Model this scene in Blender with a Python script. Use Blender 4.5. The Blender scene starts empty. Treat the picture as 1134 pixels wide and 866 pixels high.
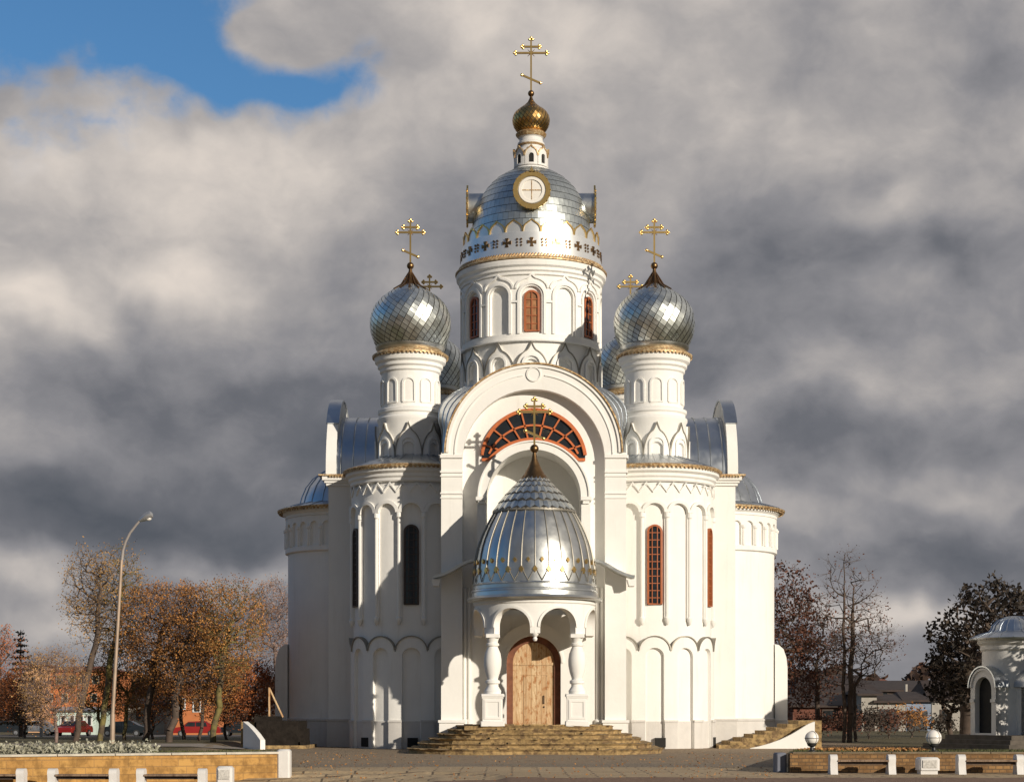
import bpy, math, random
from math import sin, cos, pi, sqrt, radians, atan2
from mathutils import Vector, Matrix
import numpy as np

scn = bpy.context.scene
COL = scn.collection
R = radians
random.seed(7)

# ------------------------------------------------------------------ camera
CAMZ = 1.72
cam_d = bpy.data.cameras.new('camera'); cam = bpy.data.objects.new('camera', cam_d); COL.objects.link(cam)
cam.location = (0, 0, CAMZ); cam.rotation_euler = (R(90), 0, 0)
cam_d.sensor_width = 36; cam_d.lens = 36*2000/1134.0
cam_d.shift_y = (787-433)/1134.0
cam_d.clip_start = 1; cam_d.clip_end = 6000
scn.camera = cam
scn.render.resolution_x = 1024; scn.render.resolution_y = 781

# ------------------------------------------------------------------ light
SUN_AZ = R(40)      # to the right of straight behind the camera
SUN_EL = R(15.5)
sd = bpy.data.lights.new('sun', 'SUN'); sun = bpy.data.objects.new('sun', sd); COL.objects.link(sun)
sd.energy = 4.6; sd.angle = R(0.55); sd.color = (1.0, 0.90, 0.76)
tos = Vector((sin(SUN_AZ)*cos(SUN_EL), -cos(SUN_AZ)*cos(SUN_EL), sin(SUN_EL)))
sun.rotation_euler = tos.to_track_quat('Z', 'Y').to_euler()
sun.location = (30, -30, 40)
scn.view_settings.view_transform = 'Standard'; scn.view_settings.look = 'None'
scn.view_settings.exposure = 0.0; scn.view_settings.gamma = 1

# ------------------------------------------------------------------ node helpers
class NT:
    def __init__(s, tree): s.t = tree; s.n = tree.nodes; s.l = tree.links
    def new(s, ty, **kw):
        n = s.n.new(ty)
        for k, v in kw.items(): setattr(n, k, v)
        return n
    def set(s, sock, v):
        if hasattr(v, 'is_output') or isinstance(v, bpy.types.NodeSocket): s.l.new(v, sock)
        elif v is not None: sock.default_value = v
    def math(s, op, a, b=None, c=None, clamp=False):
        n = s.new('ShaderNodeMath', operation=op); n.use_clamp = clamp
        s.set(n.inputs[0], a)
        if b is not None: s.set(n.inputs[1], b)
        if c is not None: s.set(n.inputs[2], c)
        return n.outputs[0]
    def vmath(s, op, a, b=None):
        n = s.new('ShaderNodeVectorMath', operation=op); s.set(n.inputs[0], a)
        if b is not None: s.set(n.inputs[1], b)
        return n.outputs[1] if op in ('LENGTH', 'DISTANCE', 'DOT_PRODUCT') else n.outputs[0]
    def noise(s, vec, scale, detail=4, rough=0.55, dist=0.0, out=0):
        n = s.new('ShaderNodeTexNoise'); s.set(n.inputs['Vector'], vec)
        n.inputs['Scale'].default_value = scale; n.inputs['Detail'].default_value = detail
        n.inputs['Roughness'].default_value = rough; n.inputs['Distortion'].default_value = dist
        return n.outputs[out]
    def mapr(s, v, a, b, c=0.0, d=1.0, smooth=True):
        n = s.new('ShaderNodeMapRange'); n.interpolation_type = 'SMOOTHSTEP' if smooth else 'LINEAR'
        s.set(n.inputs[0], v); n.inputs[1].default_value = a; n.inputs[2].default_value = b
        n.inputs[3].default_value = c; n.inputs[4].default_value = d
        return n.outputs[0]
    def mix(s, f, a, b, blend='MIX'):
        n = s.new('ShaderNodeMix', data_type='RGBA', blend_type=blend)
        s.set(n.inputs[0], f)
        s.set(n.inputs[6], (*a, 1) if isinstance(a, tuple) and len(a) == 3 else a)
        s.set(n.inputs[7], (*b, 1) if isinstance(b, tuple) and len(b) == 3 else b)
        return n.outputs[2]
    def mapping(s, vec, scale=(1, 1, 1), loc=(0, 0, 0), rot=(0, 0, 0)):
        n = s.new('ShaderNodeMapping'); s.set(n.inputs[0], vec)
        n.inputs[1].default_value = loc; n.inputs[2].default_value = rot; n.inputs[3].default_value = scale
        return n.outputs[0]

# ------------------------------------------------------------------ sky
world = bpy.data.worlds.new('World'); scn.world = world; world.use_nodes = True
w = NT(world.node_tree); w.n.clear()
wout = w.new('ShaderNodeOutputWorld')
sky = w.new('ShaderNodeTexSky', sky_type='NISHITA'); sky.sun_disc = False
sky.sun_elevation = SUN_EL; sky.sun_rotation = pi - SUN_AZ
sky.dust_density = 0.4; sky.ozone_density = 2.0
bgs = w.new('ShaderNodeBackground'); skm = w.mix(1.0, sky.outputs[0], (.46, .72, .92), 'MULTIPLY')
w.l.new(skm, bgs.inputs[0]); bgs.inputs[1].default_value = 0.115
tc = w.new('ShaderNodeTexCoord'); D = tc.outputs['Generated']
warp = w.noise(D, 6, 4, 0.6, out=1)
warp = w.vmath('SUBTRACT', warp, (0.5, 0.5, 0.5))
def scaled(v, k):
    n = w.new('ShaderNodeVectorMath', operation='SCALE'); w.l.new(v, n.inputs[0]); n.inputs[3].default_value = k
    return n.outputs[0]
Dw = w.vmath('ADD', D, scaled(warp, 0.11))
Dw2 = w.vmath('ADD', D, scaled(warp, 0.05))
Ds = w.mapping(Dw2, (1, 1, 1.5))
n_big = w.noise(Ds, 5.5, 3, 0.5, 0.0)
n_mid = w.noise(w.mapping(Dw2, (1, 1, 1.35), loc=(3.1, 1.7, 0.4)), 13, 9, 0.52, 0.0)
n_fine = w.noise(w.mapping(Dw2, (1, 1, 1.3), loc=(7.1, 2.7, 1.4)), 34, 8, 0.55, 0.0)
def dirv(px, py):
    return Vector(((px-567)/2000, 1, (787-py)/2000)).normalized()
def blob(vec, px, py, rx, ry, pw=1.0):
    # soft patch round a direction of the sky
    c = dirv(px, py)
    d = w.vmath('SUBTRACT', vec, tuple(c))
    d = w.mapping(d, (2000.0/rx, 6, 2000.0/ry))
    return w.mapr(w.vmath('LENGTH', d), 0.0, 1.0, 1.0, 0.0)
val = w.math('MULTIPLY_ADD', w.math('SUBTRACT', n_big, 0.5), 0.45, 0.44)
val = w.math('MULTIPLY_ADD', w.math('SUBTRACT', n_mid, 0.5), 0.36, val)
val = w.math('MULTIPLY_ADD', w.math('SUBTRACT', n_fine, 0.5), 0.16, val)
# side light on the clouds: density here against density a little way towards the sun
def dens(vec):
    a = w.noise(w.mapping(vec, (1, 1, 1.35), loc=(3.1, 1.7, 0.4)), 8, 9, 0.55, 0.0)
    return a
relief = w.math('SUBTRACT', dens(Dw2), dens(w.vmath('ADD', Dw2, (0.016, 0.0, 0.020))))
val = w.math('MULTIPLY_ADD', relief, 0.80, val)
sepd = w.new('ShaderNodeSeparateXYZ'); w.l.new(D, sepd.inputs[0])
DZ = sepd.outputs[2]; DX = sepd.outputs[0]; DY = sepd.outputs[1]
val = w.math('ADD', val, w.mapr(DZ, 0.10, 0.36, -0.07, 0.13))
for (px, py, rx, ry, a) in [(60, 300, 300, 130, .16), (250, 170, 320, 120, .14), (40, 345, 130, 60, .22), (180, 300, 130, 50, .18),
        (560, 60, 300, 130, .12), (960, 440, 190, 60, .15), (820, 130, 200, 110, .05), (1000, 235, 120, 40, .14), (1090, 410, 110, 60, .13),
        (40, 640, 130, 40, .22), (260, 615, 130, 38, .22), (60, 690, 150, 35, .16), (1000, 700, 190, 42, .34), (880, 590, 110, 30, .12), (1060, 535, 120, 28, .10), (300, 235, 200, 70, .08), (640, 190, 200, 90, .05), (30, 170, 140, 50, .10), (700, 420, 160, 60, -.06),
        (330, 440, 330, 80, -.17), (90, 430, 240, 60, -.10), (150, 560, 330, 60, -.24), (60, 600, 160, 40, -.1), (1000, 610, 260, 70, -.17), (900, 500, 240, 50, -.12),
        (860, 300, 260, 100, -.12), (1080, 290, 160, 60, -.12), (40, 745, 200, 40, .08), (1100, 30, 160, 80, -.07), (200, 655, 160, 26, -.12)]:
    val = w.math('MULTIPLY_ADD', blob(Dw, px, py, rx, ry), a*1.3, val)
cr = w.new('ShaderNodeValToRGB'); w.l.new(val, cr.inputs[0])
els = cr.color_ramp.elements
els[0].position = 0.0; els[0].color = (.095, .105, .125, 1)
els[1].position = 1.0; els[1].color = (.86, .76, .67, 1)
for p, c in [(0.22, (.155, .16, .18, 1)), (0.42, (.27, .265, .28, 1)), (0.60, (.42, .395, .385, 1)), (0.78, (.62, .565, .52, 1))]:
    e = els.new(p); e.color = c
# cloud colour dimmed over the unseen half behind the viewer, to deepen the shade
dk = w.mapr(DY, 0.15, -0.25, 1.0, 0.42)
ccl = w.new('ShaderNodeMix', data_type='RGBA', blend_type='MULTIPLY'); ccl.inputs[0].default_value = 1; w.l.new(cr.outputs[0], ccl.inputs[6])
cb = w.new('ShaderNodeCombineColor')
for _k in range(3): w.l.new(dk, cb.inputs[_k])
w.l.new(cb.outputs[0], ccl.inputs[7])
bgc = w.new('ShaderNodeBackground'); w.l.new(ccl.outputs[2], bgc.inputs[0]); bgc.inputs[1].default_value = 1.0
# the blue gaps: upper left of the view, and a large clear part of the sky to the left and behind
gap = w.math('ADD', blob(Dw2, 60, -70, 300, 270), w.math('MULTIPLY', blob(Dw2, 330, 75, 130, 70), 0.95))
gap = w.math('ADD', gap, w.math('MULTIPLY', blob(Dw2, 250, 40, 120, 90), 0.4))
gap = w.math('SUBTRACT', gap, w.math('MULTIPLY', blob(Dw2, 315, 48, 100, 48), 1.15))
gate = w.mapr(gap, 0.03, 0.25)
gap = w.math('ADD', gap, w.math('MULTIPLY', w.math('SUBTRACT', n_mid, 0.5), 1.5))
gap = w.math('ADD', gap, w.math('MULTIPLY', w.math('SUBTRACT', n_fine, 0.5), 0.7))
side = w.mapr(w.math('ADD', DX, w.math('MULTIPLY', n_big, 0.4)), -0.42, -0.62, 0.0, 1.0)
side = w.math('MULTIPLY', side, w.mapr(DZ, 0.05, 0.30, 0.3, 1.0))
back = w.math('MULTIPLY', w.mapr(w.math('ADD', DY, w.math('MULTIPLY', n_mid, 0.3)), -0.1, -0.5, 0.0, 0.2), w.mapr(n_big, 0.42, 0.55))
gap = w.math('MULTIPLY', w.mapr(gap, 0.16, 0.62), gate)
zen = w.math('MULTIPLY', w.mapr(w.math('ADD', DZ, w.math('MULTIPLY', n_mid, 0.25)), 0.72, 0.92), 0.85)
zen = w.math('MULTIPLY', zen, w.mapr(DX, 0.32, 0.0, 0.1, 1.0))
gap = w.math('MAXIMUM', w.math('MAXIMUM', gap, zen), w.math('MAXIMUM', side, back))
mxs = w.new('ShaderNodeMixShader'); w.l.new(gap, mxs.inputs[0]); w.l.new(bgc.outputs[0], mxs.inputs[1]); w.l.new(bgs.outputs[0], mxs.inputs[2])
w.l.new(mxs.outputs[0], wout.inputs[0])

# ------------------------------------------------------------------ materials
def mat(name, base, rough=0.8, metal=0.0, var=0.12, vscale=1.5, bump=0.0, bscale=12.0, stain=0.0, spec=None, col2=None, c2scale=2.0, c2lo=.45, c2hi=.6, rvar=0.0):
    m = bpy.data.materials.new(name); m.use_nodes = True
    t = NT(m.node_tree); b = t.n['Principled BSDF']
    g = t.new('ShaderNodeNewGeometry'); P = g.outputs['Position']
    nv = t.noise(P, vscale, 6, 0.6)
    f = t.mapr(nv, 0.3, 0.7, 1-var, 1+var, False)
    c = (*base, 1)
    cc = None
    if col2 is not None:
        cc = t.mix(t.mapr(t.noise(t.mapping(P, loc=(5, 3, 1)), c2scale, 6, 0.6), c2lo, c2hi), (*base, 1), (*col2, 1))
    mul = t.new('ShaderNodeMix', data_type='RGBA', blend_type='MULTIPLY'); mul.inputs[0].default_value = 1
    if cc is None: mul.inputs[6].default_value = c
    else: t.l.new(cc, mul.inputs[6])
    comb = t.new('ShaderNodeCombineColor')
    for k in range(3): t.l.new(f, comb.inputs[k])
    t.l.new(comb.outputs[0], mul.inputs[7])
    o = mul.outputs[2]
    if stain > 0:
        st = t.noise(t.mapping(P, (2.2, 2.2, 0.22)), 1.3, 6, 0.65)
        o = t.mix(t.mapr(st, 0.52, 0.78, 0, stain), o, (base[0]*0.62, base[1]*0.58, base[2]*0.52, 1))
    t.l.new(o, b.inputs['Base Color'])
    b.inputs['Metallic'].default_value = metal
    if rvar > 0: t.l.new(t.mapr(t.noise(P, 2.3, 4), 0.3, 0.7, max(rough-rvar, .05), rough+rvar, False), b.inputs['Roughness'])
    else: b.inputs['Roughness'].default_value = rough
    if spec is not None: b.inputs['Specular IOR Level'].default_value = spec
    if bump > 0:
        bn = t.new('ShaderNodeBump'); bn.inputs['Strength'].default_value = 0.6; bn.inputs['Distance'].default_value = bump
        t.l.new(t.noise(P, bscale, 5, 0.6), bn.inputs['Height']); t.l.new(bn.outputs[0], b.inputs['Normal'])
    m['_'] = 0
    return m

M = {}
M['plaster'] = mat('white_plaster', (.80, .785, .745), .85, var=.035, vscale=.8, bump=.012, bscale=5, stain=.26)
M['plinth'] = mat('plinth_render', (.60, .575, .54), .9, var=.06, vscale=2, bump=.01, stain=.3)
M['metal'] = mat('galvanised_steel', (.62, .63, .61), .35, 1.0, var=.10, vscale=1.3, bump=.008, bscale=2.5, rvar=.06)
M['tile'] = mat('steel_shingle', (.70, .73, .70), .36, 1.0, var=.18, vscale=3.5, rvar=.07)
M['palemetal'] = mat('pale_band_steel', (.80, .81, .80), .38, .75, var=.06)
M['domesheet'] = mat('dome_sheet', (.58, .62, .61), .40, 1.0, var=.12, vscale=3, rvar=.05)
M['seam'] = mat('dark_seam', (.07, .065, .055), .55, .6, var=.2)
M['cap'] = mat('zinc_edge', (.27, .25, .21), .5, .5, var=.2)
M['gold'] = mat('gilded_metal', (.80, .54, .20), .30, 1.0, var=.12, vscale=4)
M['bronze'] = mat('bronzed_metal', (.22, .13, .06), .38, 1.0, var=.25, vscale=4)
M['goldtile'] = mat('gilded_shingle', (.60, .37, .13), .28, 1.0, var=.25, vscale=6)
M['copper'] = mat('aged_copper_trim', (.36, .22, .10), .55, .45, var=.35, vscale=6, col2=(.62, .48, .28), c2scale=9)
M['roof'] = mat('roof_sheet', (.52, .55, .58), .34, 1.0, var=.1, vscale=.9, bump=.01, bscale=2, rvar=.06)
M['frame'] = mat('red_brown_window_wood', (.36, .105, .035), .5, var=.15, vscale=6)
M['shadeframe'] = mat('shaded_window_wood', (.055, .035, .028), .5, var=.15)  # darker copy of the frame wood: shade painted into the left windows
M['lunette'] = mat('orange_brown_window_wood', (.50, .13, .035), .5, var=.15, vscale=6)
M['glass'] = mat('dark_window_glass', (.02, .024, .028), .08, 0, var=.3, vscale=2, spec=.6)
M['oldglass'] = mat('dusty_window_pane', (.30, .15, .07), .25, 0, var=.35, vscale=3)
M['ironwork'] = mat('dark_iron', (.05, .05, .05), .5, .6, var=.2)
M['paleglass'] = mat('pale_round_pane', (.75, .72, .66), .3, 0, var=.05)
M['white'] = mat('white_paint', (.66, .645, .62), .6, var=.06, vscale=3, bump=.01, stain=.25)
M['steps'] = mat('rough_brown_masonry', (.33, .225, .10), .95, var=.5, vscale=5, bump=.06, bscale=7, col2=(.17, .11, .055), c2scale=3.5, c2lo=.48, c2hi=.62)
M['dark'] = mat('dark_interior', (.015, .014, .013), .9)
M['darkwood'] = mat('dark_weathered_boards', (.07, .05, .04), .85, var=.3, vscale=3)
M['greypaint'] = mat('grey_painted_steel', (.30, .27, .25), .5, .2, var=.15)
M['lampglass'] = mat('lamp_glass', (.80, .77, .72), .2, 0, var=.03)

def brickmat(name, c1, c2, mortar, bw=.4, bh=.2, ms=.012, bump=.015, mix=.5):
    m = bpy.data.materials.new(name); m.use_nodes = True
    t = NT(m.node_tree); b = t.n['Principled BSDF']
    g = t.new('ShaderNodeNewGeometry')
    s = t.new('ShaderNodeSeparateXYZ'); t.l.new(g.outputs['Position'], s.inputs[0])
    c = t.new('ShaderNodeCombineXYZ')
    t.l.new(t.math('ADD', s.outputs[0], s.outputs[1]), c.inputs[0]); t.l.new(s.outputs[2], c.inputs[1])
    br = t.new('ShaderNodeTexBrick'); t.l.new(c.outputs[0], br.inputs['Vector'])
    br.inputs['Color1'].default_value = (*c1, 1); br.inputs['Color2'].default_value = (*c2, 1); br.inputs['Mortar'].default_value = (*mortar, 1)
    br.inputs['Scale'].default_value = 1; br.inputs['Mortar Size'].default_value = ms
    br.inputs['Brick Width'].default_value = bw; br.inputs['Row Height'].default_value = bh
    nz = t.noise(g.outputs['Position'], 3, 7, .65)
    col = t.mix(t.mapr(nz, .42, .62, 0, .8), br.outputs[0], (c1[0]*.45, c1[1]*.42, c1[2]*.4, 1))
    t.l.new(col, b.inputs['Base Color']); b.inputs['Roughness'].default_value = .92
    bn = t.new('ShaderNodeBump'); bn.inputs['Distance'].default_value = bump; bn.inputs['Strength'].default_value = .8
    t.l.new(t.math('ADD', t.math('MULTIPLY', br.outputs['Fac'], -1), t.noise(g.outputs['Position'], 14, 5)), bn.inputs['Height'])
    t.l.new(bn.outputs[0], b.inputs['Normal'])
    return m
M['ochre'] = brickmat('ochre_stone_blocks', (.50, .285, .085), (.42, .225, .065), (.36, .21, .085), .62, .21, .010)
M['ochre2'] = brickmat('weathered_ochre_blocks', (.33, .185, .07), (.20, .11, .045), (.12, .08, .045), .20, .10, .012)
M['redbrick'] = brickmat('red_brick', (.20, .065, .035), (.15, .05, .03), (.16, .12, .1), .26, .09, .01)
M['orangewall'] = mat('orange_render', (.50, .17, .06), .9, var=.12)
M['peach'] = mat('peach_render', (.62, .36, .2), .9, var=.1)
M['mint'] = mat('mint_render', (.50, .60, .54), .9, var=.08)
M['palewall'] = mat('pale_render', (.36, .335, .295), .9, var=.15, stain=.4)
M['bluewall'] = mat('blue_grey_sheet', (.20, .25, .34), .6, var=.2)
M['brownroof'] = mat('brown_tile_roof', (.045, .03, .025), .8, var=.3)
M['redroof'] = mat('red_tile_roof', (.26, .075, .035), .8, var=.3)
M['carred'] = mat('red_car_paint', (.26, .018, .016), .25, .1, var=.03)
M['cardark'] = mat('dark_car_paint', (.02, .025, .03), .2, .2, var=.03)
M['carsilver'] = mat('silver_car_paint', (.45, .46, .48), .25, .7, var=.03)
M['rubber'] = mat('tyre_rubber', (.02, .02, .02), .8)
M['bark'] = mat('dark_bark', (.085, .06, .045), .9, var=.35, vscale=4, bump=.03, bscale=6)
M['barkmoss'] = mat('mossy_bark', (.17, .14, .045), .9, var=.35, vscale=3, bump=.03, bscale=6, col2=(.09, .065, .04), c2scale=1.2)
M['barkgrey'] = mat('pinkish_grey_bark', (.20, .14, .12), .9, var=.3, vscale=4)
M['limed'] = mat('limewashed_bark', (.6, .55, .5), .9, var=.2)

def leafmat(name, a, b, c):
    m = bpy.data.materials.new(name); m.use_nodes = True
    t = NT(m.node_tree); p = t.n['Principled BSDF']
    g = t.new('ShaderNodeNewGeometry')
    n1 = g.outputs['Random Per Island']
    col = t.mix(t.mapr(n1, .0, .5, 0, 1, False), (*a, 1), (*b, 1))
    col = t.mix(t.mapr(n1, .5, 1, 0, 1, False), col, (*c, 1))
    col = t.mix(t.mapr(t.noise(g.outputs['Position'], .55, 3), .4, .62, 0, .65), col, (a[0]*.75, a[1]*.7, a[2]*.7, 1))
    t.l.new(col, p.inputs['Base Color']); p.inputs['Roughness'].default_value = .8
    return m
M['leaf_brown'] = leafmat('rusty_brown_leaves', (.20, .085, .022), (.40, .17, .042), (.58, .28, .07))
M['leaf_olive'] = leafmat('olive_brown_leaves', (.22, .12, .035), (.38, .21, .055), (.55, .32, .09))
M['leaf_red'] = leafmat('red_brown_leaves', (.25, .075, .022), (.44, .13, .035), (.55, .20, .05))
M['leaf_dark'] = leafmat('dark_leaves', (.018, .014, .010), (.032, .022, .014), (.055, .036, .02))
M['leaf_maroon'] = leafmat('dark_maroon_leaves', (.07, .024, .013), (.12, .04, .02), (.19, .075, .035))
M['leaf_gold'] = leafmat('golden_twigs', (.30, .16, .05), (.44, .25, .09), (.55, .34, .14))
M['leaf_pink'] = leafmat('pinkish_buds', (.25, .15, .11), (.34, .21, .16), (.42, .28, .21))
M['leaf_spruce'] = leafmat('spruce_needles', (.06, .05, .03), (.09, .08, .04), (.14, .11, .06))
M['leaf_silver'] = leafmat('silver_bedding_leaves', (.30, .30, .22), (.46, .45, .34), (.60, .58, .46))
M['leaf_fallen'] = leafmat('fallen_leaves', (.28, .13, .045), (.42, .2, .06), (.5, .28, .09))
M['leaf_far'] = leafmat('far_wood_leaves', (.035, .022, .016), (.06, .032, .02), (.11, .048, .026))
M['grass_blade'] = leafmat('grass_blades', (.05, .06, .018), (.09, .10, .03), (.15, .13, .045))

def woodmat(name, a, b, c):
    m = bpy.data.materials.new(name); m.use_nodes = True
    t = NT(m.node_tree); p = t.n['Principled BSDF']
    g = t.new('ShaderNodeNewGeometry'); P = g.outputs['Position']
    s = t.new('ShaderNodeSeparateXYZ'); t.l.new(P, s.inputs[0])
    plank = t.math('FRACT', t.math('MULTIPLY', s.outputs[0], 4.6))
    pid = t.math('FLOOR', t.math('MULTIPLY', s.outputs[0], 4.6))
    wn = t.new('ShaderNodeTexWhiteNoise', noise_dimensions='1D'); t.l.new(pid, wn.inputs['W'])
    n = t.noise(t.mapping(P, (9, 9, 1.1)), 1.3, 7, .65, 1.2)
    col = t.mix(t.mapr(n, .35, .65), (*a, 1), (*b, 1))
    col = t.mix(t.mapr(t.noise(t.mapping(P, (1.6, 1, .8)), 2.6, 6, .7), .50, .62, 0, .9), col, (*c, 1))
    col = t.mix(t.math('MULTIPLY', wn.outputs[0], .35), col, (*c, 1))
    line = t.mapr(t.math('ABSOLUTE', t.math('SUBTRACT', plank, .5)), .45, .49, 0, .7)
    col = t.mix(line, col, (c[0]*.4, c[1]*.4, c[2]*.4, 1))
    t.l.new(col, p.inputs['Base Color']); p.inputs['Roughness'].default_value = .75
    return m
M['door'] = woodmat('pale_planks', (.50, .33, .17), (.70, .54, .33), (.36, .15, .045))
M['doorframe'] = mat('dark_red_door_frame', (.17, .06, .028), .7, var=.3, vscale=4)
M['bench'] = woodmat('weathered_bench_boards', (.24, .16, .10), (.30, .21, .14), (.13, .08, .05))

def groundmat():
    m = bpy.data.materials.new('plaza_ground'); m.use_nodes = True
    t = NT(m.node_tree); p = t.n['Principled BSDF']
    g = t.new('ShaderNodeNewGeometry'); P = g.outputs['Position']
    s = t.new('ShaderNodeSeparateXYZ'); t.l.new(P, s.inputs[0])
    nz = t.noise(P, .35, 6, .6); nf = t.noise(P, 5, 8, .7); nm = t.noise(t.mapping(P, (.35, 1.6, 1)), 1.4, 6, .65)
    Yn = t.math('MULTIPLY_ADD', t.math('SUBTRACT', nz, .5), 3.0, s.outputs[1])
    earth = t.mix(t.mapr(nf, .35, .68), (.22, .155, .095), (.36, .27, .17))
    earth = t.mix(t.mapr(nm, .5, .68, 0, .55), earth, (.10, .078, .055))
    # gravel in front of the steps, then the paved strips
    gravel = t.mix(t.mapr(t.noise(P, 11, 4, .8), .42, .6), (.13, .095, .065), (.36, .29, .20))
    br = t.new('ShaderNodeTexBrick'); t.l.new(P, br.inputs['Vector'])
    br.inputs['Color1'].default_value = (.52, .39, .23, 1); br.inputs['Color2'].default_value = (.42, .31, .18, 1)
    br.inputs['Mortar'].default_value = (.13, .095, .06, 1); br.inputs['Scale'].default_value = 1
    br.inputs['Brick Width'].default_value = 1.5; br.inputs['Row Height'].default_value = .62; br.inputs['Mortar Size'].default_value = .035
    pave = t.mix(t.mapr(nf, .45, .7, 0, .7), br.outputs[0], (.30, .21, .13))
    red = t.mix(t.mapr(nf, .35, .7), (.17, .10, .06), (.27, .17, .11))
    c = t.mix(t.mapr(Yn, 58.5, 60), gravel, earth)
    c = t.mix(t.mapr(Yn, 55.2, 55.8), pave, c)
    c = t.mix(t.mapr(Yn, 46.6, 47.0), red, c)
    # trodden grass far from the church
    gr = t.mix(t.mapr(nf, .35, .65), (.065, .058, .022), (.15, .115, .05))
    far = t.math('MAXIMUM', t.mapr(s.outputs[1], 99, 104), t.mapr(s.outputs[0], 17, 19))
    far = t.math('MAXIMUM', far, t.math('MULTIPLY', t.mapr(s.outputs[0], -13, -15), t.mapr(s.outputs[1], 74, 76)))
    c = t.mix(far, c, gr)
    t.l.new(c, p.inputs['Base Color']); p.inputs['Roughness'].default_value = .95
    bn = t.new('ShaderNodeBump'); bn.inputs['Distance'].default_value = .06; bn.inputs['Strength'].default_value = .9
    t.l.new(nf, bn.inputs['Height']); t.l.new(bn.outputs[0], p.inputs['Normal'])
    return m
M['ground'] = groundmat()
M['lawn'] = mat('lawn_turf', (.075, .085, .028), .95, var=.4, vscale=3, bump=.05, bscale=9, col2=(.15, .125, .05), c2scale=1.3)
M['asphalt'] = mat('street_asphalt', (.11, .10, .095), .9, var=.2)

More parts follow.
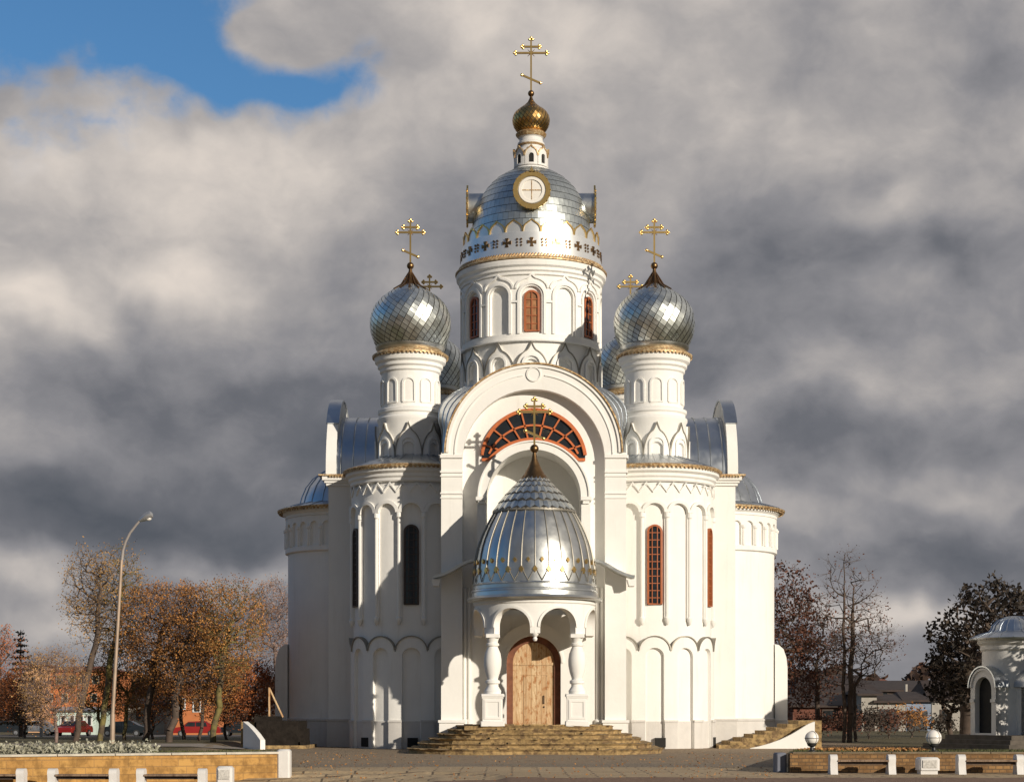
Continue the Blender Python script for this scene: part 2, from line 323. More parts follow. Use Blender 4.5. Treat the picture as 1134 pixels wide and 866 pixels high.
# ------------------------------------------------------------------ mesh builder
class MB:
    def __init__(s): s.v = []; s.f = []; s.mi = []; s.cur = 0
    def q(s, *pts):
        i = len(s.v); s.v.extend([tuple(p) for p in pts]); s.f.append(tuple(range(i, i+len(pts)))); s.mi.append(s.cur)
    def box(s, c, size, rz=0, bev=0.0):
        x, y, z = size[0]/2, size[1]/2, size[2]/2
        ca, sa = cos(rz), sin(rz)
        def T(a, b, d): return (c[0]+a*ca-b*sa, c[1]+a*sa+b*ca, c[2]+d)
        if bev <= 0:
            P = [T(a, b, d) for d in (-z, z) for b in (-y, y) for a in (-x, x)]
            for f in ((0, 2, 3, 1), (4, 5, 7, 6), (0, 1, 5, 4), (2, 6, 7, 3), (0, 4, 6, 2), (1, 3, 7, 5)): s.q(*[P[i] for i in f])
        else:
            e = bev
            def ring(h, ins):
                X, Y = x-ins, y-ins; k = e
                return [T(a, b, h) for a, b in ((-X+k, -Y), (X-k, -Y), (X, -Y+k), (X, Y-k), (X-k, Y), (-X+k, Y), (-X, Y-k), (-X, -Y+k))]
            rs = [ring(-z, 0), ring(z-e, 0), ring(z, e*.9)]
            for a, b in zip(rs, rs[1:]):
                for i in range(8): s.q(a[i], a[(i+1) % 8], b[(i+1) % 8], b[i])
            s.q(*rs[-1]); s.q(*rs[0][::-1])
    def tube(s, pts, rad, n=6, caps=True):
        pts = [Vector(p) for p in pts]
        if not hasattr(rad, '__len__'): rad = [rad]*len(pts)
        rings = []
        for i, p in enumerate(pts):
            d = (pts[min(i+1, len(pts)-1)]-pts[max(i-1, 0)])
            if d.length < 1e-9: d = Vector((0, 0, 1))
            d.normalize()
            a = d.cross(Vector((0, 1, 0)) if abs(d.y) < .9 else Vector((1, 0, 0))).normalized(); b = d.cross(a)
            rings.append([p+(a*cos(2*pi*k/n)+b*sin(2*pi*k/n))*rad[i] for k in range(n)])
        base = len(s.v)
        for r in rings: s.v.extend([tuple(x) for x in r])
        for i in range(len(rings)-1):
            for k in range(n):
                k2 = (k+1) % n
                s.f.append((base+i*n+k, base+i*n+k2, base+(i+1)*n+k2, base+(i+1)*n+k)); s.mi.append(s.cur)
        if caps:
            s.f.append(tuple(base+k for k in range(n))[::-1]); s.mi.append(s.cur)
            s.f.append(tuple(base+(len(rings)-1)*n+k for k in range(n))); s.mi.append(s.cur)
    def lathe(s, cx, cy, prof, seg=64, a0=0, a1=2*pi):
        base = len(s.v); full = abs(a1-a0-2*pi) < 1e-6; n = seg if full else seg+1
        for (r, z) in prof:
            for k in range(n):
                a = a0+(a1-a0)*k/seg; s.v.append((cx+r*sin(a), cy-r*cos(a), z))
        for i in range(len(prof)-1):
            for k in range(seg):
                k2 = (k+1) % n
                s.f.append((base+i*n+k, base+i*n+k2, base+(i+1)*n+k2, base+(i+1)*n+k)); s.mi.append(s.cur)
    def sphere(s, c, r, n=12, m=8, sz=1.0):
        s.lathe(c[0], c[1], [(max(r*sin(pi*i/m), .0001), c[2]-r*sz*cos(pi*i/m)) for i in range(m+1)], n)
    def prism(s, poly, fn, d0, d1):
        # convex polygon in (u, v) pushed from depth d0 to d1
        A = [fn(u, v, d1) for u, v in poly]; B = [fn(u, v, d0) for u, v in poly]
        s.q(*A); s.q(*B[::-1])
        for i in range(len(poly)):
            j = (i+1) % len(poly); s.q(B[i], B[j], A[j], A[i])
    def build(s, name, m, parent=None, ang=35, smooth=True):
        me = bpy.data.meshes.new(name); me.from_pydata(s.v, [], s.f); me.validate()
        ms = m if isinstance(m, (list, tuple)) else [m]
        for x in ms: me.materials.append(x)
        if len(ms) > 1 and len(me.polygons) == len(s.mi): me.polygons.foreach_set('material_index', s.mi)
        import bmesh
        bm = bmesh.new(); bm.from_mesh(me)
        if len(s.v) < 300000: bmesh.ops.remove_doubles(bm, verts=bm.verts, dist=.0005)
        bm.to_mesh(me); bm.free()
        if smooth:
            me.polygons.foreach_set('use_smooth', [True]*len(me.polygons)); me.set_sharp_from_angle(angle=R(ang))
        o = bpy.data.objects.new(name, me); COL.objects.link(o)
        if parent:
            rt_ = parent
            while rt_.parent: rt_ = rt_.parent
            me.transform(Matrix.Translation(-rt_.location)); o.parent = parent
        return o
def tag(o, label=None, cat=None, group=None, kind=None):
    if label: o['label'] = label
    if cat: o['category'] = cat
    if group: o['group'] = group
    if kind: o['kind'] = kind
    return o
def thing(name, loc, label, cat, group=None):
    o = bpy.data.objects.new(name, None); COL.objects.link(o); o.location = loc; o.empty_display_size = .3
    return tag(o, label, cat, group)
def copy_thing(src, loc, label):
    c = src.copy(); COL.objects.link(c); c.location = loc; c['label'] = label
    for ch in list(src.children):
        d = ch.copy(); COL.objects.link(d); d.parent = c
        for g in list(ch.children):
            e = g.copy(); COL.objects.link(e); e.parent = d
    return c

def cyl(cx, cy, Rr):
    return lambda u, v, d: (cx+(Rr+d)*sin(u/Rr), cy-(Rr+d)*cos(u/Rr), v)
def flat(ox, oy, ux=1, uy=0):
    # outward normal is (uy, -ux)
    return lambda u, v, d: (ox+u*ux+d*uy, oy+u*uy-d*ux, v)

def arch(c, hw, bot, spring, k=1.0):
    return dict(a=c-hw, b=c+hw, bot=bot, top=lambda u: spring+k*sqrt(max(hw*hw-(u-c)**2, 0)), spring=spring)
def plate(mb, P, u0, u1, lo, hi, ops=(), d0=0.0, d1=.1, step=.3, extra=(), back=False):
    lof = lo if callable(lo) else (lambda u: lo); hif = hi if callable(hi) else (lambda u: hi)
    us = set()
    n = max(1, int(math.ceil((u1-u0)/step)))
    for i in range(n+1): us.add(round(u0+(u1-u0)*i/n, 5))
    for o in ops:
        c = (o['a']+o['b'])/2; h = (o['b']-o['a'])/2
        for i in range(17): us.add(round(c-h*cos(pi*i/16), 5))
    for e in extra:
        if u0 < e < u1: us.add(round(e, 5))
    us = sorted(us)
    us = [us[0]]+[b for a, b in zip(us, us[1:]) if b-a > 1e-4]
    for a, b in zip(us, us[1:]):
        m = (a+b)/2; op = None
        for o in ops:
            if o['a'] < m < o['b']: op = o
        segs = []
        if op:
            ta, tb = op['top'](a), op['top'](b)
            if op['bot'] > lof(m)+1e-4: segs.append((lof(a), lof(b), op['bot'], op['bot'])); mb.q(P(a, op['bot'], d0), P(b, op['bot'], d0), P(b, op['bot'], d1), P(a, op['bot'], d1))
            segs.append((ta, tb, hif(a), hif(b))); mb.q(P(a, ta, d1), P(b, tb, d1), P(b, tb, d0), P(a, ta, d0))
        else: segs.append((lof(a), lof(b), hif(a), hif(b)))
        for la, lb, ha, hb in segs:
            mb.q(P(a, la, d1), P(b, lb, d1), P(b, hb, d1), P(a, ha, d1))
            if back: mb.q(P(a, ha, d0), P(b, hb, d0), P(b, lb, d0), P(a, la, d0))
        mb.q(P(a, hif(a), d1), P(b, hif(b), d1), P(b, hif(b), d0), P(a, hif(a), d0))
        if not op or op['bot'] > lof(m)+1e-4: mb.q(P(a, lof(a), d0), P(b, lof(b), d0), P(b, lof(b), d1), P(a, lof(a), d1))
    for o in ops:
        bo = max(o['bot'], lof(o['a'])); sp = o['top'](o['a'])
        mb.q(P(o['a'], bo, d0), P(o['a'], bo, d1), P(o['a'], sp, d1), P(o['a'], sp, d0))
        mb.q(P(o['b'], bo, d1), P(o['b'], bo, d0), P(o['b'], sp, d0), P(o['b'], sp, d1))
    for e in (u0, u1): mb.q(P(e, lof(e), d0), P(e, lof(e), d1), P(e, hif(e), d1), P(e, hif(e), d0))
def ribbon(mb, P, pts, wd, d0, d1, closed=False, back=False):
    n = len(pts); L = []; Rt = []
    for i in range(n):
        if closed: a, b = pts[(i-1) % n], pts[(i+1) % n]
        else: a, b = pts[max(i-1, 0)], pts[min(i+1, n-1)]
        dx, dy = b[0]-a[0], b[1]-a[1]; l = sqrt(dx*dx+dy*dy) or 1
        nx, ny = -dy/l*wd/2, dx/l*wd/2
        L.append((pts[i][0]+nx, pts[i][1]+ny)); Rt.append((pts[i][0]-nx, pts[i][1]-ny))
    m = n if closed else n-1
    for i in range(m):
        j = (i+1) % n
        mb.q(P(*Rt[i], d1), P(*Rt[j], d1), P(*L[j], d1), P(*L[i], d1))
        mb.q(P(*L[i], d1), P(*L[j], d1), P(*L[j], d0), P(*L[i], d0))
        mb.q(P(*Rt[i], d0), P(*Rt[j], d0), P(*Rt[j], d1), P(*Rt[i], d1))
        if back: mb.q(P(*L[i], d0), P(*L[j], d0), P(*Rt[j], d0), P(*Rt[i], d0))
    if not closed:
        for i in (0, n-1): mb.q(P(*L[i], d0), P(*L[i], d1), P(*Rt[i], d1), P(*Rt[i], d0))
def arcpts(c, z, r, a0=180, a1=0, n=20, k=1.0):
    return [(c+r*cos(R(a0+(a1-a0)*i/n)), z+k*r*sin(R(a0+(a1-a0)*i/n))) for i in range(n+1)]
def archline(c, hw, bot, spring, n=16):
    return [(c-hw, bot)]+arcpts(c, spring, hw, 180, 0, n)+[(c+hw, bot)]
def ogee(c, hw, z0, h, n=14):
    # pointed keel arch, as on kokoshniks
    out = []
    for i in range(n+1):
        t = i/n
        if t < .66:
            a = t/.66*R(70); x = hw*cos(a); z = h*.72*sin(a)/sin(R(70))
        else:
            s = (t-.66)/.34; x0 = hw*cos(R(70)); x = x0*(1-s); z = h*(.72+.28*(s**1.7))
        out.append((x, z))
    return [(c-x, z0+z) for x, z in out]+[(c+x, z0+z) for x, z in reversed(out[:-1])]
def polyfn(pts):
    xs = [p[0] for p in pts]; zs = [p[1] for p in pts]
    def f(u):
        if u <= xs[0]: return zs[0]
        for i in range(len(xs)-1):
            if xs[i] <= u <= xs[i+1]:
                d = xs[i+1]-xs[i]
                return zs[i] if d < 1e-9 else zs[i]+(zs[i+1]-zs[i])*(u-xs[i])/d
        return zs[-1]
    return f
def fan(mb, P, pts, z0, d):
    # vertical-strip fill between z0 and a curve
    for a, b in zip(pts, pts[1:]):
        mb.q(P(a[0], z0, d), P(b[0], z0, d), P(b[0], b[1], d), P(a[0], a[1], d))

# ------------------------------------------------------------------ ground
def ss(a, b, x):
    t = min(max((x-a)/(b-a), 0), 1); return t*t*(3-2*t)
def H(x, y):
    drop = .30*ss(3, -7.5, x)*ss(53.6, 48.5, y)
    lv = drop/.075; k = math.floor(lv); fr = lv-k
    h = -(k+ss(.82, 1, fr))*.075
    h += -.62*ss(112, 165, y)*ss(0, -10, x) + .32*ss(100, 128, y)*ss(5, 14, x)
    h += .22*ss(76, 84, y)*ss(-12.5, -14, x)*ss(125, 100, y)
    h += .02*sin(x*1.3)*sin(y*.9)*ss(60, 75, y)*ss(81, 76, y)
    return h
def grid(name, xs, ys, fz, m):
    mb = MB(); nx = len(xs)
    for y in ys:
        for x in xs: mb.v.append((x, y, fz(x, y)))
    for j in range(len(ys)-1):
        for i in range(nx-1):
            mb.f.append((j*nx+i, j*nx+i+1, (j+1)*nx+i+1, (j+1)*nx+i)); mb.mi.append(0)
    return mb.build(name, m, ang=60)
xs = [-1500, -600, -300, -150, -80, -45, -30, -22]+[-18+.15*i for i in range(240)]+[20, 24, 30, 45, 80, 150, 300, 600, 1500]
ys = [-800, -200, -50, 0, 20, 35]+[40+.12*i for i in range(125)]+[55+1.5*i for i in range(1, 80)]+[185, 220, 300, 500, 900, 1800, 3500]
tag(grid('ground', xs, ys, H, M['ground']), kind='structure')

# retaining wall line: left
def wy(x): return 51.0+(x+6.4)*(3.5/7.0)
def lawn_z(x, y):
    y0 = wy(x) if x < 0 else 50.7
    return .53-.42*ss(0, 24, y-y0)-.10*ss(24, 26, y-y0)
mbx = [-70, -50, -35, -25]+[-20+.5*i for i in range(28)]+[-6.45]
mb = MB(); rows = [.12, .5, 1, 2, 3, 5, 8, 11, 15, 19, 22, 24, 27]
nx = len(mbx)
for r in rows:
    for x in mbx:
        y = wy(max(x, -20))+r; x_ = min(x, -6.45-.135*r); mb.v.append((x_, y, lawn_z(max(x, -20), y)))
for j in range(len(rows)-1):
    for i in range(nx-1): mb.f.append((j*nx+i, j*nx+i+1, (j+1)*nx+i+1, (j+1)*nx+i)); mb.mi.append(0)
n0 = len(mb.v)
for r in rows: y = wy(-6.45)+r; mb.v.append((-6.45-.135*r, y, -.4))
for j in range(len(rows)-1): mb.f.append((j*nx+nx-1, n0+j, n0+j+1, (j+1)*nx+nx-1)); mb.mi.append(0)
lawn = tag(mb.build('lawn', M['lawn'], ang=60), kind='structure')
mb = MB(); mbx = [7.75]+[8.5+.8*i for i in range(20)]+[27, 35, 60]; nx = len(mbx)
for r in rows:
    for x in mbx: mb.v.append((max(x, 7.75+.165*r), 50.7+r, lawn_z(x, 50.7+r)))
for j in range(len(rows)-1):
    for i in range(nx-1): mb.f.append((j*nx+i, j*nx+i+1, (j+1)*nx+i+1, (j+1)*nx+i)); mb.mi.append(0)
n0 = len(mb.v)
for r in rows: mb.v.append((7.75+.165*r, 50.7+r, -.4))
for j in range(len(rows)-1): mb.f.append((j*nx, (j+1)*nx, n0+j+1, n0+j)); mb.mi.append(0)
tag(mb.build('lawn', M['lawn'], ang=60), kind='structure')
# street on the left beyond the trees
mb = MB()
pts = [(-120, 150), (-5, 150), (-5, 178), (-120, 178)]
for i in range(20):
    xa, xb = -120+i*5.5, -114.5+i*5.5
    for ya, yb in ((152, 160), (160, 168), (168, 176)):
        mb.q(*[(x, y, H(x, y)+.03) for x, y in ((xa, ya), (xb, ya), (xb, yb), (xa, yb))])
tag(mb.build('street', M['asphalt']), kind='structure')
# narrow pale path beside the left lawn
mb = MB()
for i in range(30):
    xa, xb = -45+i*1.1, -43.9+i*1.1
    mb.q((xa, 80, H(xa, 80)+.04), (xb, 80, H(xb, 80)+.04), (xb, 82.5, H(xb, 82.5)+.04), (xa, 82.5, H(xa, 82.5)+.04))
tag(mb.build('path', mat('pale_path', (.30, .26, .22), .9, var=.2)), kind='structure')

# ==================================================================== CHURCH
AX, CY = 0.96, 91.0
church = thing('church', (AX, CY, 0), 'white orthodox church with silver onion domes and a shining round porch canopy', 'church')
L = M['plaster']

def cross(parent, cx, cy, z0, h, w_, t=.07, name='cross'):
    mb = MB(); zt = z0+h
    zm = z0+h*.74; zu = z0+h*.86; zl = z0+h*.24
    mb.box((cx, cy, z0+h/2), (t, t, h))
    for z, ww in ((zm, w_), (zu, w_*.5)):
        for s in (-1, 1): mb.box((cx+s*(ww/2+t)/2, cy, z), (ww/2, t*.9, t*1.05))
    P = flat(cx, cy+t*.4)
    ribbon(mb, P, [(-w_*.32, zl+w_*.14), (w_*.32, zl-w_*.14)], t*1.1, 0, t*.8, back=True)
    for z, ww in ((zm, w_), (zu, w_*.5)):
        for s in (-1, 1):
            for dx, dz in ((0, .9), (0, -.9), (.9, 0)): mb.sphere((cx+s*(ww/2+t*.5+dx*t), cy, z+dz*t), t*.8, 8, 6)
    for dx, dz in ((-1, 0), (1, 0), (0, 1)): mb.sphere((cx+dx*t, cy, zt+dz*t), t*.8, 8, 6)
    for s in (-1, 1): mb.sphere((cx+s*w_*.32, cy, zl-s*w_*.14), t*.95, 8, 6)
    # small rays at the crossing
    for a in (45, 135, 225, 315):
        ca, sa = cos(R(a)), sin(R(a))
        mb.tube([(cx, cy, zm), (cx+ca*w_*.17, cy, zm+sa*w_*.17)], [t*.3, t*.12], 4)
    return mb.build(name, M['gold'], parent)

def tiled(parent, name, cx, cy, prof, N, Mr, skew, m_t, m_s, lift=.035, shrink=.95):
    # a surface of revolution covered in separate lapped diamond shingles
    pts = [Vector((r, z)) for r, z in prof]
    # smooth the profile (Catmull-Rom) and walk it by arc length
    fine = []
    for i in range(len(pts)-1):
        p0, p1, p2, p3 = pts[max(i-1, 0)], pts[i], pts[i+1], pts[min(i+2, len(pts)-1)]
        for k in range(10):
            t = k/10
            fine.append(.5*((2*p1)+(p2-p0)*t+(2*p0-5*p1+4*p2-p3)*t*t+(3*p1-p0-3*p2+p3)*t**3))
    fine.append(pts[-1])
    acc = [0]
    for a, b in zip(fine, fine[1:]): acc.append(acc[-1]+(b-a).length)
    def at(s):
        s = min(max(s, 0), acc[-1]*.99999)
        import bisect
        i = bisect.bisect_right(acc, s)-1; f = (s-acc[i])/max(acc[i+1]-acc[i], 1e-9)
        p = fine[i].lerp(fine[i+1], f); d = (fine[i+1]-fine[i]).normalized(); return p, Vector((-d.y, d.x)) if (-d.y) > 0 else Vector((-d.y, d.x))
    mb = MB(); mb.cur = 1
    mb.lathe(cx, cy, [(max(p.x-.015, .002), p.y) for p in fine[::2]]+[(max(fine[-1].x-.015, .002), fine[-1].y)], 64)
    mb.cur = 0
    rng = random.Random(len(name)*7+int(cx*10))
    def V3(i, j, off):
        p, n = at(acc[-1]*j/Mr)
        if n.x < 0: n = -n
        a = 2*pi*(i+.5*j+skew*j)/N
        r = p.x+n.x*off; z = p.y+n.y*off
        return Vector((cx+r*sin(a), cy-r*cos(a), z))
    for j in range(-1, Mr):
        for i in range(N):
            jj = [j, j+1, j+2, j+1]; ii = [i, i, i-1, i-1]
            wob = rng.uniform(-.3, .3)*lift
            of = [lift+abs(wob), lift*.5+wob, .004, lift*.5-wob]     # the low tip laps over its neighbours
            q = [V3(a, min(max(b, 0), Mr), o) for a, b, o in zip(ii, jj, of)]
            c = (q[0]+q[1]+q[2]+q[3])/4
            q = [c+(p-c)*shrink for p in q]
            mb.q(*q)
    return mb.build(name, [m_t, m_s], parent, ang=12)

def kokoshniks(mbw, mbc, P, Rr, z0, h, cnt, hwf=.48, d=.12, phase=0.0, niche=True, capw=.06):
    pitch = 2*pi*Rr/cnt
    for k in range(cnt):
        c = (k+phase)*pitch
        pts = ogee(c, pitch*hwf, z0, h)
        f = polyfn(pts)
        ops = [arch(c, pitch*.20, z0-.001, z0+h*.26)] if niche else []
        plate(mbw, P, c-pitch*hwf, c+pitch*hwf, z0, f, ops, 0, d, pitch/24)
        ribbon(mbc, P, pts, capw*.75, d-.03, d+.05)

# ---- main drum
DR = 3.33
P = cyl(AX, CY, DR)
mb = MB(); mc = MB()
mb.lathe(AX, CY, [(DR, 16.5), (DR, 23.3)], 112)
pitch = 2*pi*DR/13
plate(mb, P, -6.5*pitch, 6.5*pitch, 19.75, 22.80, [arch(k*pitch, .46, 20.0, 21.85) for k in range(-6, 7)], 0, .16, .2)
for k in range(-6, 7):
    c = k*pitch
    ribbon(mb, P, archline(c, .60, 20.0, 21.85), .12, .1, .24)
    ribbon(mb, P, [(c-.66, 21.55), (c-.98, 21.55)], .10, .1, .23); ribbon(mb, P, [(c+.66, 21.55), (c+.9, 21.55)], .10, .1, .23)
    ribbon(mb, P, ogee(c, pitch*.46, 22.2, .68, 8), .09, .1, .24)
mb.lathe(AX, CY, [(DR+.16, 19.62), (DR+.22, 19.66), (DR+.22, 19.75), (DR+.1, 19.78)], 112)
mb.lathe(AX, CY, [(DR+.05, 22.8), (DR+.2, 22.87), (DR+.2, 22.99), (DR+.3, 23.06), (DR+.3, 23.2), (DR+.42, 23.29), (DR+.45, 23.48), (DR+.38, 23.60), (DR, 23.62)], 112)
kokoshniks(mb, mc, P, DR, 18.05, 1.55, 13, .49, .16)
for k in range(13): ribbon(mb, P, archline(k*pitch, .40, 17.8, 18.55), .09, .18, .27)
drum = mb.build('drum', L, church)
mc.build('drum_edging', M['cap'], drum)

# ---- windows
def window(P, c, hw, bot, spring, rows, cols, mfr, mgl, bar=.05, d=.03):
    mb = MB()
    ribbon(mb, P, archline(c, hw-bar, bot+bar, spring)+[(c-hw+bar, bot+bar)], bar*2, d, d+.10)
    top = spring+hw-bar
    for i in range(1, cols):
        u = c-hw+2*hw*i/cols; zt = spring+sqrt(max((hw-bar)**2-(u-c)**2, 0))
        mb.prism([(u-bar*.42, bot+bar), (u+bar*.42, bot+bar), (u+bar*.42, zt), (u-bar*.42, zt)], P, d, d+.075)
    for j in range(1, rows):
        z = bot+(top-bot)*j/rows; hh = hw-bar
        if z > spring: hh = sqrt(max((hw-bar)**2-(z-spring)**2, .001))
        mb.prism([(c-hh, z-bar*.42), (c+hh, z-bar*.42), (c+hh, z+bar*.42), (c-hh, z+bar*.42)], P, d, d+.068)
    w_ = mb.build('window', mfr, church)
    mg = MB(); fan(mg, P, [(c-hw, spring)]+arcpts(c, spring, hw, 180, 0, 16)+[(c+hw, spring)], bot, d+.02)
    mg.build('pane', mgl, w_)
    return w_
for k in (0, -2, 2, -4, 4): window(P, k*pitch, .37, 20.1, 21.75, 5, 2, M['frame'], M['oldglass'] if k == 0 else M['glass'], .05)

# ---- rope band, cross band and ring of small kokoshniks, dome
mb = MB(); mb.lathe(AX, CY, [(DR, 23.60), (DR+.49, 23.58), (DR+.49, 23.64), (DR+.32, 23.74)], 112)
for k in range(150):
    a = 2*pi*k/150; r = DR+.31
    mb.tube([(AX+r*sin(a-.02), CY-r*cos(a-.02), 23.66), (AX+(r-.04)*sin(a+.02), CY-(r-.04)*cos(a+.02), 23.86)], .055, 5)
mb.build('rope_cornice', M['copper'], church)
mb = MB(); mb.lathe(AX, CY, [(DR+.27, 23.7), (DR+.24, 23.88), (DR+.13, 24.95), (DR-.3, 24.97), (3.12, 24.98)], 112)
mb.cur = 1; Pb = cyl(AX, CY, DR+.19)
for k in range(36):
    c = 2*pi*(DR+.19)*k/36; z = 24.42
    if k % 2 == 0:
        for a in range(4):
            ca, sa = cos(pi/2*a), sin(pi/2*a)
            def rt(x, y): return (c+x*ca-y*sa, z+x*sa+y*ca)
            mb.prism([rt(.02, -.03), rt(.22, -.09), rt(.22, .09), rt(.02, .03)], Pb, -.02, .045)
    else:
        for dx in (-.1, .1):
            for dz in (-.15, 0, .15):
                mb.prism([(c+dx-.06, z+dz), (c+dx, z+dz-.06), (c+dx+.06, z+dz), (c+dx, z+dz+.06)], Pb, -.02, .045)
band = mb.build('cross_band', [M['palemetal'], M['bronze']], church)
mb = MB(); mc = MB(); Pk = cyl(AX, CY, 3.36)
kp = 2*pi*3.36/24
for k in range(24):
    pts = [(k*kp+kp*.49*cos(pi-pi*i/12)*1.0, 24.95+.50*sin(pi*i/12)**.8+(.11 if i == 6 else (.03 if i in (5, 7) else 0))) for i in range(13)]
    fan(mb, Pk, pts, 24.9, .02); ribbon(mc, Pk, pts, .06, 0, .08, back=True)
kr = mb.build('kokoshnik_ring', M['palemetal'], church); mc.build('gilded_edging', M['gold'], kr)
prof = [(.74, 28.93), (1.22, 28.74), (1.70, 28.44), (2.16, 28.02), (2.54, 27.46), (2.82, 26.8), (2.97, 26.0), (3.0, 25.4), (3.0, 24.95)]
def seamed(parent, name, prof, N, rowsz, mt, ms):
    # staggered rectangular sheets with upstanding seams
    mb = MB(); mb.cur = 1
    mb.lathe(AX, CY, [(max(r-.02, .01), z) for r, z in prof], 96)
    mb.cur = 0
    pts = [Vector(p) for p in prof]; acc = [0]
    for a, b in zip(pts, pts[1:]): acc.append(acc[-1]+(b-a).length)
    def at(s):
        s = min(max(s, 0), acc[-1])
        for i in range(len(acc)-1):
            if s <= acc[i+1]+1e-9: f = (s-acc[i])/(acc[i+1]-acc[i]); return pts[i].lerp(pts[i+1], f)
        return pts[-1]
    nr = int(acc[-1]/rowsz); rng = random.Random(3)
    for j in range(nr):
        p0 = at(acc[-1]*j/nr); p1 = at(acc[-1]*(j+1)/nr-.018)
        n = max(12, int(N*1.0)) if p0.x > 1.2 else N//2
        for i in range(n):
            a0 = 2*pi*(i+.5*(j % 2)+.015)/n; a1 = 2*pi*(i+1+.5*(j % 2)-.015)/n
            l = .010+rng.uniform(0, .006)
            mb.q(*[(AX+(p.x+o)*sin(a), CY-(p.x+o)*cos(a), p.y+o*.3) for p, a, o in ((p1, a0, l), (p1, a1, l+rng.uniform(-.004, .004)), (p0, a1, .0), (p0, a0, .0))])
    return mb.build(name, [mt, ms], parent, ang=8)
# refine profile
pf = []
for a, b in zip(prof, prof[1:]):
    for k in range(4): t = k/4; pf.append((a[0]+(b[0]-a[0])*t, a[1]+(b[1]-a[1])*t))
pf.append(prof[-1])
dome = seamed(church, 'main_dome', pf, 64, .36, M['domesheet'], M['seam'])
# round dormers
for k in range(4):
    a = pi/2*k; ux, uy = cos(a), sin(a); nx, ny = uy, -ux
    def Pd(u, v, d, ux=ux, uy=uy, nx=nx, ny=ny): return (AX+u*ux+(d)*nx, CY+u*uy+(d)*ny, 27.02+v)
    mb = MB()
    def circ(r, n=32): return [(r*cos(2*pi*i/n), r*sin(2*pi*i/n)) for i in range(n)]
    c = circ(.74)
    for i in range(32):
        j = (i+1) % 32; mb.q(Pd(*c[i], 1.6), Pd(*c[j], 1.6), Pd(*c[j], 3.18), Pd(*c[i], 3.18))
    mb.q(*[Pd(*x, 3.18) for x in c])
    dm = mb.build('dormer', M['metal'], church)
    mb = MB(); ribbon(mb, Pd, circ(.80), .23, 3.16, 3.25, closed=True, back=True)
    mb.prism([(-.16, .86), (.16, .86), (.05, 1.02), (0, 1.16), (-.05, 1.02)], Pd, 3.16, 3.25)
    for i in range(20):
        x, y = circ(.90, 20)[i]; mb.sphere(Pd(x, y, 3.22), .055, 6, 4)
    mb.build('gilded_ring', M['gold'], dm)
    mb = MB(); ribbon(mb, Pd, circ(.57), .14, 3.18, 3.24, closed=True)
    mb.q(*[Pd(x*.99, y*.99, 3.19) for x, y in circ(.52)])
    mb.build('round_pane', M['paleglass'], dm)
    mb = MB(); mb.prism([(-.46, -.022), (.46, -.022), (.46, .022), (-.46, .022)], Pd, 3.19, 3.215); mb.prism([(-.018, -.46), (.018, -.46), (.018, .46), (-.018, .46)], Pd, 3.19, 3.21)
    mb.build('glazing_bar', M['copper'], dm)
# ---- lantern
mb = MB(); mc = MB()
Rl = .80; P = cyl(AX, CY, Rl)
mb.lathe(AX, CY, [(.92, 28.75), (.92, 28.92), (Rl, 28.98), (Rl, 29.75), (.70, 29.9), (.60, 30.0), (.60, 30.12), (.68, 30.18), (.68, 30.26), (.60, 30.32), (.58, 30.5), (.66, 30.56), (.72, 30.62), (.72, 30.7)], 48)
for k in range(8):
    c = k*2*pi*Rl/8; pts = ogee(c, .30, 29.45, .52, 8)
    plate(mb, P, c-.30, c+.30, 29.0, polyfn(pts), [arch(c, .12, 29.1, 29.45)], 0, .07, .08)
    ribbon(mc, P, pts, .05, 0, .12)
mb.cur = 1
for k in range(8): fan(mb, P, arcpts(k*2*pi*Rl/8, 29.45, .11, 180, 0, 8), 29.12, .012)
lan = mb.build('lantern', [M['white'], M['dark']], church); mc.build('lantern_edging', M['copper'], lan)
mb = MB(); mb.lathe(AX, CY, [(.66, 30.55), (.76, 30.66), (.78, 30.72), (.70, 30.80), (.60, 30.84)], 48); mb.lathe(AX, CY, [(.62, 30.08), (.70, 30.14), (.62, 30.22)], 48)
mb.build('lantern_cornice', M['copper'], lan)
on = tiled(church, 'onion_dome', AX, CY, [(.10, 32.46), (.2, 32.30), (.42, 32.12), (.70, 31.92), (.88, 31.7), (.94, 31.42), (.88, 31.14), (.74, 30.92), (.62, 30.82)], 26, 15, .12, M['goldtile'], M['seam'], .02, .86)
mb = MB(); mb.lathe(AX, CY, [(.34, 32.18), (.17, 32.36), (.08, 32.56), (.05, 32.72)], 20); mb.sphere((AX, CY, 32.80), .16, 16, 10)
mb.build('finial', M['bronze'], on)
cross(on, AX, CY, 32.9, 2.62, 1.46, .085)

